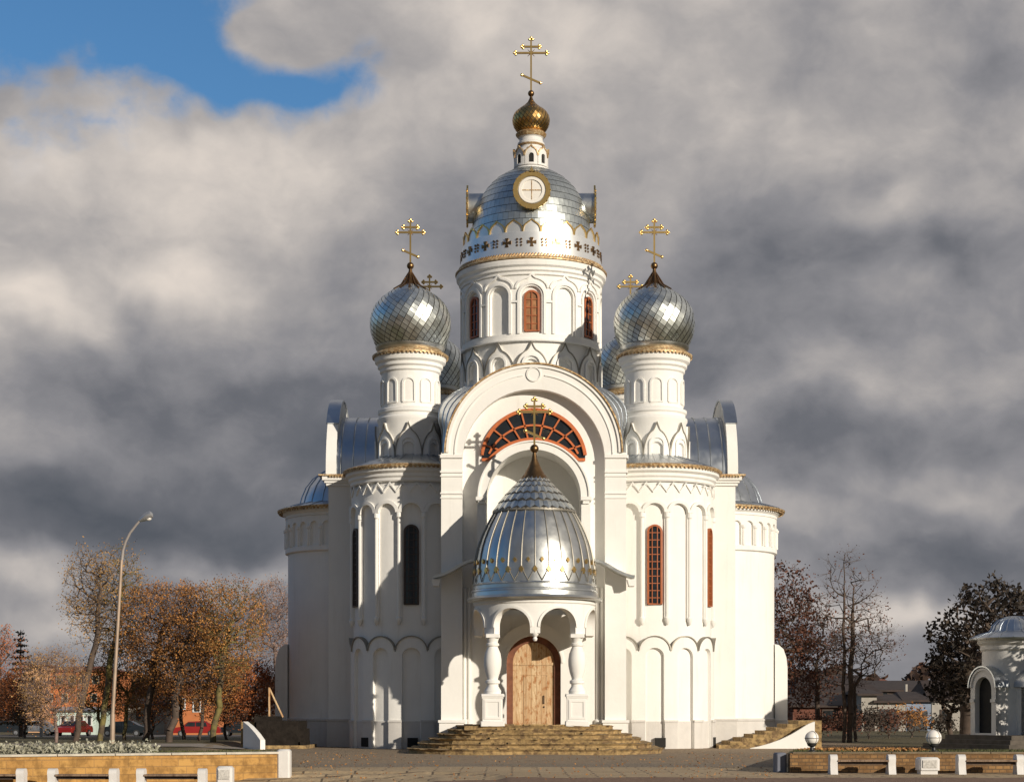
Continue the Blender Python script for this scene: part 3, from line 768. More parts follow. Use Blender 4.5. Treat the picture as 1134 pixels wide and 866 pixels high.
# ---- corner bays with their turrets
ONION = [(.14, 22.05), (.30, 21.86), (.54, 21.68), (.84, 21.50), (1.20, 21.28), (1.53, 20.98), (1.78, 20.58), (1.89, 20.10), (1.86, 19.60), (1.72, 19.15), (1.56, 18.80), (1.50, 18.62)]
def turret(cx, cy, skew):
    Rt_ = 1.36
    mb = MB(); mc = MB()
    mb.lathe(cx, cy, [(1.5, 13.0), (1.5, 15.2), (1.56, 15.3), (1.56, 15.42), (1.46, 15.5), (1.46, 15.62), (1.53, 15.68), (1.53, 15.82), (Rt_, 15.9), (Rt_, 17.55), (1.44, 17.62), (1.44, 17.76), (1.54, 17.84), (1.54, 17.98), (1.66, 18.08), (1.70, 18.3), (1.62, 18.4), (1.4, 18.42)], 64)
    P = cyl(cx, cy, 1.5)
    kokoshniks(mb, mc, P, 1.5, 13.55, 1.58, 8, .49, .13, phase=.0, niche=True, capw=.05)
    for k in range(8):
        c = k*2*pi*1.5/8
        ribbon(mb, P, archline(c, .30, 13.5, 14.1), .07, .12, .19)
    P2 = cyl(cx, cy, Rt_)
    pt = 2*pi*Rt_/10
    for k in range(10): ribbon(mb, P2, archline(k*pt, .27, 16.1, 16.95)+[(k*pt-.27, 16.1)], .09, 0, .06)
    t = mb.build('turret', L, church)
    mc.build('turret_edging', M['cap'], t)
    mb = MB(); mb.lathe(cx, cy, [(1.6, 18.36), (1.80, 18.36), (1.80, 18.43), (1.5, 18.62)], 64)
    for k in range(56):
        a = 2*pi*k/56; mb.box((cx+1.76*sin(a), cy-1.76*cos(a), 18.36), (.10, .06, .12), a)
    mb.build('turret_cornice', M['copper'], t)
    o = tiled(church, 'onion_dome', cx, cy, ONION, 32, 23, skew, M['tile'], M['seam'], .035, .895)
    mb = MB(); mb.lathe(cx, cy, [(1.50, 18.60), (1.62, 18.72), (1.66, 18.86)], 64)
    mb.build('dome_collar', M['metal'], o)
    mb = MB(); mb.lathe(cx, cy, [(.60, 21.64), (.42, 21.80), (.24, 22.04), (.11, 22.38), (.06, 22.62)], 24)
    for k in range(12):
        a = 2*pi*k/12; mb.tube([(cx+.86*sin(a), cy-.86*cos(a), 21.52), (cx+.46*sin(a), cy-.46*cos(a), 21.80), (cx+.1*sin(a), cy-.1*cos(a), 22.4)], [.06, .04, .02], 4)
    mb.sphere((cx, cy, 22.72), .17, 16, 10)
    mb.build('finial', M['bronze'], o)
    cross(o, cx, cy, 22.82, 2.0, 1.12, .08)

BR = 2.88
def bay(cx, cy, front=True):
    P = cyl(cx, cy, BR)
    mb = MB(); mc = MB()
    mb.lathe(cx, cy, [(BR, 0), (BR, 12.7)], 128)
    if front:
        # lower blind arcade
        ph = R(28)*BR
        cs = [k*ph for k in (-3, -2, -1, 0, 1, 2, 3)]
        rr = ph*.49
        def topf(u):
            k = round(u/ph); return 4.42+sqrt(max(rr*rr-(u-k*ph)**2, 0))
        ex = [k*ph+rr*cos(pi*i/12) for k in (-3, -2, -1, 0, 1, 2, 3) for i in range(13)]
        plate(mb, P, -3.49*ph, 3.49*ph, 0, topf, [arch(c, .40, 0, 4.2) for c in cs], 0, .17, .12, ex)
        for c in cs:
            ribbon(mc, P, arcpts(c, 4.44, rr, 176, 4, 14), .05, .0, .23)
        # upper arcade
        pu = R(22)*BR
        cs2 = [k*pu for k in range(-4, 5)]
        plate(mb, P, -4.5*pu, 4.5*pu, 5.95, 12.0, [arch(c, .43, 5.9, 10.75) for c in cs2], 0, .10, .12)
        for c in cs2:
            ribbon(mb, P, arcpts(c, 10.78, pu*.44, 180, 0, 14), .15, .08, .20)
        for k in range(-4, 6):
            u = (k-.5)*pu; x0, y0, _ = P(u, 0, .11)
            mb.lathe(x0, y0, [(.0, 5.62), (.07, 5.68), (.10, 5.8), (.13, 5.86), (.13, 5.96), (.085, 6.02), (.085, 10.5), (.13, 10.56), (.13, 10.74), (.09, 10.78)], 10)
        # zigzag frieze
        zz = [(-4.4*pu+i*.30, 11.72 if i % 2 == 0 else 12.12) for i in range(int(8.8*pu/.30)+1)]
        ribbon(mb, P, zz, .09, .09, .17)
    mb.lathe(cx, cy, [(BR+.1, 12.18), (BR+.16, 12.24), (BR+.16, 12.36), (BR+.24, 12.44), (BR+.24, 12.56), (BR+.38, 12.66), (BR+.38, 12.86), (BR, 12.88)], 96)
    b = mb.build('corner_bay', L, church)
    if front: mc.build('arcade_edging', M['cap'], b)
    mp = MB()
    if front:
        plate(mp, P, -3.49*ph, 3.49*ph, 0.0, 1.22, [arch(c, .36, -.1, 3) for c in cs], 0, .24, .2) if False else None
        edges = [-3.49*ph]+sum([[c-.42, c+.42] for c in cs], [])+[3.49*ph]
        for a, c2 in zip(edges[::2], edges[1::2]):
            plate(mp, P, a, c2, 0, 1.20, (), .0, .23, .15); plate(mp, P, a-.015, c2+.015, 1.2, 1.30, (), .0, .27, .15)
        for c in cs: plate(mp, P, c-.42, c+.42, 0, 1.25, (), .0, .05, .15)
    else: mp.lathe(cx, cy, [(BR+.05, 0), (BR+.05, 1.25), (BR, 1.3)], 96)
    mp.build('plinth', M['plinth'], b)
    mt = MB(); mt.lathe(cx, cy, [(BR+.1, 12.86), (BR+.50, 12.84), (BR+.52, 12.92), (BR+.44, 12.98)], 96)
    for k in range(100):
        a = 2*pi*k/100; mt.box((cx+(BR+.46)*sin(a), cy-(BR+.46)*cos(a), 12.84), (.11, .05, .10), a)
    mt.build('bay_cornice', M['copper'], b)
    mr = MB(); mr.lathe(cx, cy, [(BR+.46, 12.94), (BR+.1, 13.12), (2.2, 13.38), (1.55, 13.62)], 96)
    for k in range(30):
        a = 2*pi*k/30; mr.tube([(cx+(BR+.44)*sin(a), cy-(BR+.44)*cos(a), 12.97), (cx+1.55*sin(a), cy-1.55*cos(a), 13.64)], .022, 4)
    mr.build('bay_roof', M['roof'], b)
    return P
for s in (-1, 1):
    bx, by = AX+s*5.55, 85.3
    P = bay(bx, by)
    for k in (0, 3*s): window(P, R(22)*BR*k, .34, 6.55, 9.88, 11, 3, M['frame'] if s > 0 else M['shadeframe'], M['glass'], .045)
    turret(AX+s*5.76, 85.3, .22)
    bay(AX+s*5.35, 96.4, False)
    turret(AX+s*5.35, 96.2, .22)

# ---- front block with the great arch
mb = MB()
P = flat(AX, 80.0)
def outer(u):
    a = abs(u)
    return 13.16+sqrt(max(3.9**2-u*u, 0)) if a < 3.9 else 13.16
def inner_op(hw, spring, bot=0): return arch(0, hw, bot, spring)
ex = [3.9*cos(pi*i/60) for i in range(61)]
plate(mb, P, -4.10, 4.10, 0, outer, [inner_op(3.16, 12.80)], -.50, 0, .3, ex)
# mouldings of the gable
ribbon(mb, P, arcpts(0, 13.16, 3.82, 180, 0, 60), .12, 0, .08)
for s in (-1, 1):
    ribbon(mb, P, arcpts(0, 13.10, 3.50, 90-s*90, 90-s*8, 40), .05, 0, .045)
    ribbon(mb, P, [(s*3.5, 12.95), (s*3.5, 13.12)], .05, 0, .045)
    for z, h, d in ((12.98, .14, .09), (12.3, .08, .06), (12.12, .06, .05), (11.35, .07, .06), (11.15, .05, .045)):
        mb.prism([(s*3.64-.50, z-h/2), (s*3.64+.50, z-h/2), (s*3.64+.50, z+h/2), (s*3.64-.50, z+h/2)], P, -.0, d)
    # side faces of the block, and pilaster with base
    xo = AX+s*4.1
    mb.q((xo, 80.0, 0), (xo, 87.5, 0), (xo, 87.5, 13.16), (xo, 80.0, 13.16))
    for z, h, d in ((12.98, .14, .08), (12.3, .08, .05)): mb.box((xo+s*.02, 81.5, z), (d*2, 3.0, h))
    mb.box((AX+s*3.62, 79.93, .60), (1.12, .26, 1.2)); mb.box((AX+s*3.62, 79.9, 1.26), (1.2, .34, .12))
ribbon(mb, P, [(.30*cos(2*pi*i/28), 16.62+.30*sin(2*pi*i/28)) for i in range(28)], .06, 0, .06, closed=True)
mb.q(*[P(.26*cos(2*pi*i/28), 16.62+.26*sin(2*pi*i/28), .02) for i in range(28)])
# recessed wall with the tall niche
P2 = flat(AX, 80.50)
plate(mb, P2, -3.3, 3.3, 0, lambda u: 12.8+sqrt(max(3.3**2-u*u, 0)), [arch(0, 2.08, 6.0, 11.16)], -1.5, 0, .3, [3.3*cos(pi*i/40) for i in range(41)])
ribbon(mb, P2, arcpts(0, 11.16, 2.26, 180, 0, 40), .36, -.2, .85)
ribbon(mb, P2, arcpts(0, 11.16, 2.45, 180, 0, 40), .07, .5, .92)
for s in (-1, 1):
    mb.prism([(s*2.31-.24, 11.0), (s*2.31+.24, 11.0), (s*2.31+.24, 11.16), (s*2.31-.24, 11.16)], P2, 0, .95)
    mb.prism([(s*2.31-.14, 10.85), (s*2.31+.14, 10.85), (s*2.31+.14, 11.0), (s*2.31-.14, 11.0)], P2, 0, .88)
    mb.prism([(s*2.30-.2, 6.0), (s*2.30+.2, 6.0), (s*2.30+.2, 10.85), (s*2.30-.2, 10.85)], P2, 0, .80)
# niche back wall
P3 = flat(AX, 81.9); fan(mb, P3, arcpts(0, 11.16, 2.3, 180, 0, 30), 5.8, 0)
# right and left slim half columns beside the porch
for s in (-1, 1):
    for dx in (2.86, 3.06):
        mb.lathe(AX+s*dx, 80.46, [(.12, 0), (.12, 1.1), (.16, 1.14), (.16, 1.3), (.075, 1.36), (.075, 7.2)], 12)
fb = mb.build('front_block', L, church)
mb = MB(); ribbon(mb, P, arcpts(0, 13.16, 3.93, 180, 0, 60), .07, -.55, .14); mb.build('gable_edging', M['copper'], fb)
mb = MB()
for s in (-1, 1):
    mb = MB(); mb.box((AX+s*4.12, 83.8, .65), (.10, 7.4, 1.3)); mb.build('plinth', M['plinth'], fb)
# lunette window
mb = MB()
lo = lambda u: max(12.86, 11.16+sqrt(max(2.62**2-u*u, 0)))
def crescent(u): return 12.84+sqrt(max(2.32**2-u*u, 0))
us = [2.30*sin(pi/2*i/24) for i in range(-24, 25)]
ribbon(mb, P2, [(u, crescent(u)-.04) for u in us], .15, .02, .14)
ribbon(mb, P2, [(u, lo(u)+.04) for u in us], .12, .02, .12)
md = [(u, 12.25+sqrt(2.18**2-u*u)) for u in [1.98*sin(pi/2*i/20) for i in range(-20, 21)]]
ribbon(mb, P2, md, .085, .02, .11)
for a in (18, 38, 58, 76, 104, 122, 142, 162):
    ca, sa = cos(R(a)), sin(R(a))
    pts = [(ca*r, 12.84+sa*r) for r in [i*.05 for i in range(0, 47)]]
    pts = [p for p in pts if lo(p[0]) <= p[1] <= crescent(p[0])]
    if len(pts) > 1: ribbon(mb, P2, [pts[0], pts[-1]], .07, .02, .11)
lw = mb.build('lunette_window', M['lunette'], church)
mb = MB()
for a, b in zip(us, us[1:]): mb.q(P2(a, lo(a), .03), P2(b, lo(b), .03), P2(b, crescent(b), .03), P2(a, crescent(a), .03))
mb.build('pane', M['glass'], lw)

# ---- vaulted roofs
def vault(name, prof, axis, a0, a1, seams):
    mb = MB()
    for s in (-1, 1):
        for (o0, z0), (o1, z1) in zip(prof, prof[1:]):
            if axis == 'y':
                mb.q((AX+s*o0, a0, z0), (AX+s*o0, a1, z0), (AX+s*o1, a1, z1), (AX+s*o1, a0, z1))
            else:
                mb.q((a0, CY+s*o0, z0), (a1, CY+s*o0, z0), (a1, CY+s*o1, z1), (a0, CY+s*o1, z1))
        for k in range(seams):
            t = a0+(a1-a0)*(k+.5)/seams
            if axis == 'y': mb.tube([(AX+s*o, t, z+.02) for o, z in prof], .03, 4)
            else: mb.tube([(t, CY+s*o, z+.02) for o, z in prof], .03, 4)
    return mb
vp = [(4.05, 12.9), (4.05, 14.6), (4.22, 15.1), (4.22, 15.6), (4.0, 16.05), (3.6, 16.4), (3.0, 16.7), (2.0, 16.9), (0, 16.98)]
vp = [(o*1.03, z) for o, z in vp]
mb = vault('roof', vp, 'y', 83.6, 88, 7)
# the roof flares out behind the gable: sheets run from the gable's edge to the wider vault
def vpt(t):
    L_ = [0]
    for a, b in zip(vp, vp[1:]): L_.append(L_[-1]+math.hypot(b[0]-a[0], b[1]-a[1]))
    q = t*L_[-1]
    for i in range(len(vp)-1):
        if q <= L_[i+1]+1e-9:
            f = (q-L_[i])/(L_[i+1]-L_[i]); return (vp[i][0]+(vp[i+1][0]-vp[i][0])*f, vp[i][1]+(vp[i+1][1]-vp[i][1])*f)
    return vp[-1]
for s in (-1, 1):
    G_ = []
    for i in range(25):
        t = i/24; a = R(90*t); g = (3.96*cos(a), 13.0+3.9*sin(a)); v_ = vpt(t)
        G_.append([(AX+s*(g[0]+(v_[0]-g[0])*k/4**1), 80.55+3.05*k/4, g[1]+(v_[1]-g[1])*k/4) for k in range(5)])
    for a, b in zip(G_, G_[1:]):
        for k in range(4): mb.q(a[k], a[k+1], b[k+1], b[k])
    for k in (1, 2, 3, 4): mb.tube([g[k] for g in G_], .035, 4)
mb.build('vault_roof', M['roof'], church)
m_ = vault('roof', vp, 'y', 94, 101.2, 12); m_.build('vault_roof', M['roof'], church)
sp = [(4.0*cos(R(a)), 13.05+3.35*sin(R(a))) for a in range(0, 91, 6)]
for s in (-1, 1):
    a0, a1 = AX+s*2.5, AX+s*9.5
    vault('roof', sp, 'x', min(a0, a1), max(a0, a1), 12).build('vault_roof', M['roof'], church)

# ---- side arms with round parapet gables, and the body behind
for s in (-1, 1):
    mb = MB(); X0, X1 = AX+s*3.0, AX+s*9.8
    mb.box(((X0+X1)/2, CY, 6.3), (abs(X1-X0), 8.0, 12.6))
    for z, d in ((12.62, .10), (12.75, .18), (12.9, .28)):
        mb.box(((X0+X1)/2+s*d/2, CY, z), (abs(X1-X0)+d, 8.0+2*d, .14 if z < 12.8 else .2))
    # parapet gable slab seen edge-on
    def Pg(u, v, d, s=s): return (AX+s*(9.42+d), CY+u, v)
    plate(mb, Pg, -4.12, 4.12, 12.9, lambda u: 13.1+sqrt(max(4.12**2-u*u, 0)), (), 0, .5, .3, [4.12*cos(pi*i/40) for i in range(41)], back=True)
    a = mb.build('side_arm', L, church)
    mb = MB(); ribbon(mb, Pg, arcpts(0, 13.1, 4.17, 142, 38, 40), .08, -.06, .56, back=True); mb.build('parapet_edging', M['roof'], a)
    mb = MB(); mb.box(((X0+X1)/2+s*.02, CY, .63), (abs(X1-X0)+.1, 8.12, 1.26)); mb.box(((X0+X1)/2+s*.02, CY, 1.3), (abs(X1-X0)+.2, 8.22, .09)); mb.build('plinth', M['plinth'], a)
    mb = MB(); mb.box(((X0+X1)/2+s*.2, CY, 13.04), (abs(X1-X0)+.5, 8.75, .07))
    for k in range(50): mb.box((min(X0, X1)+.2*k*.7+.1, CY-4.36, 12.98), (.08, .05, .1))
    mb.build('arm_cornice', M['copper'], a)
mb = MB(); mb.box((AX, 95.0, 6.4), (13.5, 12.4, 12.8)); mb.box((AX, 98.8, 8), (8.2, 5, 10.3)); mb.box((AX, CY, 15.0), (7.6, 7.6, 4.2)); mb.box((AX, CY, 16.8), (6.6, 6.6, 1.3))
mb.build('nave_body', L, church)

# ---- side conches
for s in (-1, 1):
    cx = AX+s*8.9; cy = CY; Rc = 3.32
    mb = MB(); P = cyl(cx, cy, Rc)
    mb.lathe(cx, cy, [(Rc, 0), (Rc, 11.2), (Rc+.14, 11.28), (Rc+.14, 11.4), (Rc+.26, 11.5), (Rc+.26, 11.66), (Rc, 11.68)], 96)
    mb.lathe(cx, cy, [(Rc, 9.50), (Rc+.14, 9.56), (Rc+.14, 9.74), (Rc+.05, 9.78)], 96)
    pc = 2*pi*Rc/30
    plate(mb, P, -15*pc, 15*pc, 9.75, 11.25, [arch((k+.5)*pc, .23, 9.8, 10.75) for k in range(-15, 15)], 0, .12, .2)
    for k in range(-15, 15):
        x0, y0, _ = P(k*pc, 0, .13); mb.lathe(x0, y0, [(.06, 9.8), (.06, 10.6), (.1, 10.64), (.1, 10.76)], 8)
    ap = mb.build('apse', L, church)
    mb = MB(); mb.lathe(cx, cy, [(Rc+.06, 0), (Rc+.06, 1.22), (Rc+.1, 1.25), (Rc+.1, 1.33), (Rc, 1.36)], 96); mb.build('plinth', M['plinth'], ap)
    mb = MB(); mb.lathe(cx, cy, [(Rc+.1, 11.66), (Rc+.52, 11.62), (Rc+.54, 11.70), (Rc+.40, 11.74)], 96)
    for k in range(110):
        a = 2*pi*k/110; mb.box((cx+(Rc+.44)*sin(a), cy-(Rc+.44)*cos(a), 11.60), (.1, .05, .12), a)
    mb.build('apse_cornice', M['copper'], ap)
    mb = MB(); pr = [(Rc+.50, 11.70), (3.2, 11.90), (2.75, 12.02), (2.66, 12.35), (2.45, 12.85), (2.1, 13.3), (1.55, 13.7), (.9, 13.95), (.01, 14.05)]
    mb.lathe(cx, cy, pr, 72)
    for k in range(24):
        a = 2*pi*k/24; mb.tube([(cx+(r+.01)*sin(a), cy-(r+.01)*cos(a), z+.01) for r, z in pr], .028, 4)
    mb.build('apse_roof', M['roof'], ap)
    # rounded buttress on the outer side
    mb = MB(); bx = AX+s*12.15
    def Pq(u, v, d, bx=bx, cy=cy, s=s): return (bx+s*u, cy-.45+d, v)
    prof = [(0, 0), (.62, 0), (.62, 3.9), (.56, 4.4), (.42, 4.8), (.2, 5.0), (0, 5.05)]
    mb.prism(prof if s > 0 else prof[::-1], Pq, -.55, .55)
    bt = mb.build('buttress', L, church)
    mb = MB(); mb.box((bx+s*.31, cy-.45, .63), (.72, 1.2, 1.26)); mb.build('plinth', M['plinth'], bt)

# ---- plinth vents
for (px, py, Yf) in ((406, 820, 83.0), (457, 822, 82.3), (731, 822, 82.3), (790, 820, 83.6)):
    x = (px-567)/2000*Yf; mb = MB()
    b = 5.55 if x > 0 else -5.55
    a = math.asin(max(-1, min(1, (x-(AX+b))/(BR+.1))))
    Pv = cyl(AX+b, 85.3, BR)
    mb.prism([(a*BR-.22, .08), (a*BR+.22, .08), (a*BR+.22, .50), (a*BR-.22, .50)], Pv, .0, .26)
    mb.build('vent', M['dark'], church)

# ==================================================================== PORCH
PX, PY = AX, 77.5
# arcade ring
RF = 2.42
P = cyl(PX, PY, RF)
mb = MB()
arcs = [(-R(23.2)*RF, .78), (R(23.2)*RF, .78), (-R(75)*RF, .80), (R(75)*RF, .80)]
def ring_lo(u):
    for c, hw in arcs:
        if abs(u-c) < hw: return 5.22+sqrt(hw*hw-(u-c)**2)
    return 4.95
def ring_lo2(u):
    return ring_lo(u)
ex = []
for c, hw in arcs:
    ex += [c+hw*cos(pi*i/24) for i in range(25)]
    ex += [c-hw-.001, c+hw+.001]
plate(mb, P, -R(108)*RF, R(108)*RF, ring_lo2, 6.36, (), -.20, .14, .12, ex, back=True)
for c, hw in arcs: ribbon(mb, P, arcpts(c, 5.22, hw+.05, 180, 0, 20), .10, .10, .19)
mb.lathe(PX, PY, [(RF+.12, 6.18), (RF+.2, 6.24), (RF+.2, 6.40), (RF, 6.42)], 80)
# hanging pendant between the two arches
x0, y0, _ = P(0, 0, -.02)
mb.lathe(x0, y0, [(.0, 4.60), (.07, 4.64), (.10, 4.72), (.06, 4.8), (.12, 4.86), (.17, 4.95), (.17, 5.08), (.13, 5.2), (.14, 5.5)], 16)
for s in (-1, 1):
    mb.box((PX+s*2.44, 79.1, 5.66), (.30, 2.2, 1.38))
# ceiling
mb.lathe(PX, PY, [(.01, 6.30), (RF, 6.30)], 48)
pa = mb.build('porch_arcade', L, church)
# baluster columns
cols = [(-R(47), 1), (R(47), 1)]
for a, fr in cols:
    cx, cy = PX+RF*sin(a), PY-RF*cos(a)
    mb = MB()
    mb.lathe(cx, cy, [(.20, 2.42), (.34, 2.44), (.36, 2.56), (.30, 2.66), (.24, 2.76), (.24, 2.84), (.31, 2.88), (.31, 2.98), (.22, 3.04), (.24, 3.14), (.31, 3.34), (.365, 3.62), (.37, 3.86), (.33, 4.12), (.25, 4.32), (.205, 4.42), (.27, 4.46), (.27, 4.54), (.21, 4.58), (.23, 4.68), (.28, 4.80)], 28)
    mb.box((cx, cy, 4.87), (.60, .60, .16), bev=.03)
    c = mb.build('porch_column', L, church)
    mb = MB()
    mb.box((cx, cy, 1.78), (.84, .84, 1.16)); mb.box((cx, cy, 1.19), (1.0, 1.0, .22), bev=.03); mb.box((cx, cy, 2.38), (.98, .98, .12), bev=.03); mb.box((cx, cy, 2.28), (.9, .9, .08))
    for sx in (-1, 1):
        mb.box((cx+sx*.3, cy-.43, 1.78), (.10, .04, .618))
    mb.box((cx, cy-.43, 2.14), (.7, .04, .10)); mb.box((cx, cy-.43, 1.42), (.7, .04, .10))
    mb.build('pedestal', L, c)
# canopy
mb = MB()
cp = [(2.46, 6.38), (2.86, 6.40), (2.92, 6.46), (2.84, 6.54), (2.70, 6.58), (2.68, 6.74), (2.72, 6.78), (2.70, 6.84), (2.65, 6.88), (2.64, 7.02), (2.68, 7.06), (2.63, 7.12)]
body = [(2.64, 7.12), (2.61, 7.5), (2.55, 8.1), (2.45, 8.6), (2.29, 9.1), (2.06, 9.6), (1.85, 10.0), (1.73, 10.2)]
mb.lathe(PX, PY, cp, 96)
NP = 28
# panels as slightly dished sheets between seams
def radat(z, pr):
    for (r0, z0), (r1, z1) in zip(pr, pr[1:]):
        if z0 <= z <= z1: return r0+(r1-r0)*(z-z0)/(z1-z0)
    return pr[-1][0]
for k in range(NP):
    a0, a1 = 2*pi*k/NP, 2*pi*(k+1)/NP; am = (a0+a1)/2
    zs = [7.12+(10.2-7.12)*i/10 for i in range(11)]
    for z0, z1 in zip(zs, zs[1:]):
        r0, r1 = radat(z0, body), radat(z1, body)
        for aa, bb, ra, rb in ((a0, am, 0, -.022), (am, a1, -.022, 0)):
            mb.q(*[(PX+r*sin(a), PY-r*cos(a), z) for r, a, z in ((r0+ra, aa, z0), (r0+rb, bb, z0), (r1+rb, bb, z1), (r1+ra, aa, z1))])
mb.cur = 1
for k in range(NP):
    a = 2*pi*k/NP
    for da, z, m in ((0, 7.62, .12), (pi/NP, 8.02, .09)):
        r = radat(z, body); Pz = cyl(PX, PY, r)
        u = (a+da)*r
        mb.prism([(u-m*.9, z), (u, z-m*1.2), (u+m*.9, z), (u, z+m*1.2)], Pz, -.01, .055)
cano = mb.build('porch_canopy', [M['metal'], M['gold']], church, ang=25)
mb = MB()
for k in range(NP):
    a = 2*pi*k/NP
    mb.tube([(PX+(radat(z, body)+.02)*sin(a), PY-(radat(z, body)+.02)*cos(a), z) for z in [7.75+2.4*i/8 for i in range(9)]], .024, 5)
    # forked foot of each seam
    for s in (-1, 1):
        mb.tube([(PX+(radat(z, body)+.015)*sin(a+s*d), PY-(radat(z, body)+.015)*cos(a+s*d), z) for z, d in ((7.75, 0), (7.45, .05), (7.15, .112))], .018, 4)
mb.lathe(PX, PY, [(1.70, 10.16), (1.80, 10.18), (1.80, 10.26), (1.70, 10.30)], 72)
mb.build('canopy_seams', M['cap'], cano)
# lapped shingle rows above the panels
mb = MB()
tiers = [(10.26, 1.78, 10.66, 1.48), (10.62, 1.54, 11.0, 1.20), (10.96, 1.26, 11.30, .92), (11.26, .97, 11.56, .66), (11.50, .74, 11.78, .46)]
for j, (z0, r0, z1, r1) in enumerate(tiers):
    n = 28-2*j
    for k in range(n):
        a0, a1 = 2*pi*(k+.02+.5*(j % 2))/n, 2*pi*(k+.98+.5*(j % 2))/n; am = (a0+a1)/2
        p = lambda r, a, z: (PX+r*sin(a), PY-r*cos(a), z)
        mb.q(p(r0, a0, z0), p(r0+.03, am, z0-.01), p(r1+.03, am, z1), p(r1, a0, z1)); mb.q(p(r0+.03, am, z0-.01), p(r0, a1, z0), p(r1, a1, z1), p(r1+.03, am, z1))
mb.build('canopy_shingles', M['tile'], cano, ang=8)
mb = MB()
for (z0, r0, z1, r1) in tiers: mb.lathe(PX, PY, [(r0-.06, z0-.03), (r0+.02, z0-.04), (r0+.02, z0-.0), (r1-.05, z1)], 60)
mb.build('shingle_edges', M['seam'], cano)
mb = MB(); mb.lathe(PX, PY, [(.62, 11.62), (.44, 11.86), (.26, 12.2), (.13, 12.5), (.07, 12.8)], 24)
for k in range(10):
    a = 2*pi*k/10; p = lambda r, a, z: (PX+r*sin(a), PY-r*cos(a), z)
    mb.q(p(.64, a-.25, 11.62), p(.76, a, 11.34), p(.64, a+.25, 11.62), p(.46, a, 11.86))
mb.sphere((PX, PY, 12.96), .19, 16, 10)
mb.build('finial', M['bronze'], cano)
cross(cano, PX, PY, 13.1, 1.95, 1.22, .085)
# curved side eaves
for s in (-1, 1):
    mb = MB(); pts = [(2.55, 8.35), (2.9, 8.27), (3.25, 8.1), (3.6, 7.88), (3.95, 7.72), (4.25, 7.62), (4.42, 7.6)]
    Pe = flat(PX, 79.75)
    q = [(s*u, z) for u, z in pts]
    ribbon(mb, Pe, q, .12, -.3, .65, back=True)
    e = mb.build('side_eave', M['metal'], church)
    mb = MB(); x = PX+s*4.3; mb.prism([(s*4.18, 7.2), (s*4.42, 7.2), (s*4.5, 7.5), (s*4.1, 7.5)], Pe, -.2, .5)
    mb.build('eave_corbel', L, e)

# portal and door, in front of the recessed wall
PDr = flat(AX, 80.50)
mb = MB()
plate(mb, PDr, -1.75, 1.75, .9, lambda u: 3.85+sqrt(max(1.75**2-u*u, 0)), [arch(0, 1.20, .8, 3.85)], 0, .50, .3, [1.75*cos(pi*i/30) for i in range(31)])
ribbon(mb, PDr, arcpts(0, 3.85, 1.28, 180, 0, 30), .10, .48, .56)
mb.build('portal', L, church)
mb = MB(); ribbon(mb, PDr, archline(0, 1.06, 1.1, 3.85, 28), .28, .05, .20)
fr = mb.build('door_frame', M['doorframe'], church)
mb = MB(); plate(mb, PDr, -1.0, 1.0, 1.1, lambda u: 3.85+sqrt(max(1.0-u*u, 0)), (), .03, .10, .1)
# battens and the framed wicket
ribbon(mb, PDr, [(-.40, 1.16), (-.40, 3.32), (.62, 3.32), (.62, 1.16)], .07, .10, .125)
mb.prism([(-.98, 3.75), (.98, 3.75), (.98, 3.87), (-.98, 3.87)], PDr, .10, .14)
mb.prism([(-.36, 1.2), (.58, 1.2), (.58, 3.26), (-.36, 3.26)], PDr, .10, .135)
dr = mb.build('door', M['door'], church)
dr['label'] = 'pale unpainted plank door with a framed wicket'
mb = MB(); mb.tube([PDr(.46, 2.05, .13), PDr(.46, 2.05, .2), PDr(.46, 2.4, .2), PDr(.46, 2.4, .13)], .022, 6)
mb.sphere(PDr(.46, 1.9, .15), .04, 8, 6); mb.build('door_handle', M['ironwork'], dr)

# porch steps: worn, half finished courses of brown stone
rng = random.Random(11)
mb = MB()
levels = [(5.35, 8.3, .00, .20), (4.95, 7.2, .20, .20), (4.55, 6.3, .40, .18), (4.15, 5.5, .58, .18), (3.75, 4.7, .76, .17), (3.40, 3.9, .93, .17)]
def course(hw, dp, z0, h, y1=80.4):
    # rounded front outline
    pts = []
    n = 46
    for i in range(n+1):
        t = i/n; a = pi*t
        e = .42
        x = -hw*(abs(cos(a))**e)*(1 if cos(a) > 0 else -1); y = y1-dp*(sin(a)**.34) if 0 < t < 1 else y1
        pts.append((PX+x+rng.uniform(-.05, .05), y+rng.uniform(-.05, .05)))
    top = [(x, y, z0+h+rng.uniform(-.025, .025)) for x, y in pts]
    mid = [(PX+(x-PX)*.985+rng.uniform(-.03, .03), y+.07+rng.uniform(-.03, .03), z0+h*.62) for x, y in pts]
    bot = [(PX+(x-PX)*.985+rng.uniform(-.03, .03), y+.08, z0-.04) for x, y in pts]
    for a, b in ((bot, mid), (mid, top)):
        for i in range(n): mb.q(a[i], a[i+1], b[i+1], b[i])
    c = (PX, y1, z0+h)
    for i in range(n): mb.q(top[i], top[i+1], c)
for i, (hw, dp, z0, h) in enumerate(levels): course(hw, dp+1.2, z0, h)
# loose worn slabs on the treads
for i, (hw, dp, z0, h) in enumerate(levels):
    for k in range(26):
        u = rng.uniform(-.93, .93)
        x = PX+u*hw*.93; y = 80.4-(dp+1.2)*(1-abs(u)**3.2)**.4+.22+rng.uniform(0, .35)
        if y > 79.8 or y < 70: continue
        mb.box((x, y, z0+h+rng.uniform(-.01, .03)), (rng.uniform(.25, .7), rng.uniform(.2, .45), rng.uniform(.05, .10)), rng.uniform(-.25, .25))
porch_steps = mb.build('porch_steps', M['steps'], church, ang=30)
mb = MB(); mb.box((PX, 78.0, .98), (5.9, 5.0, .24)); mb.build('porch_floor', M['steps'], porch_steps)

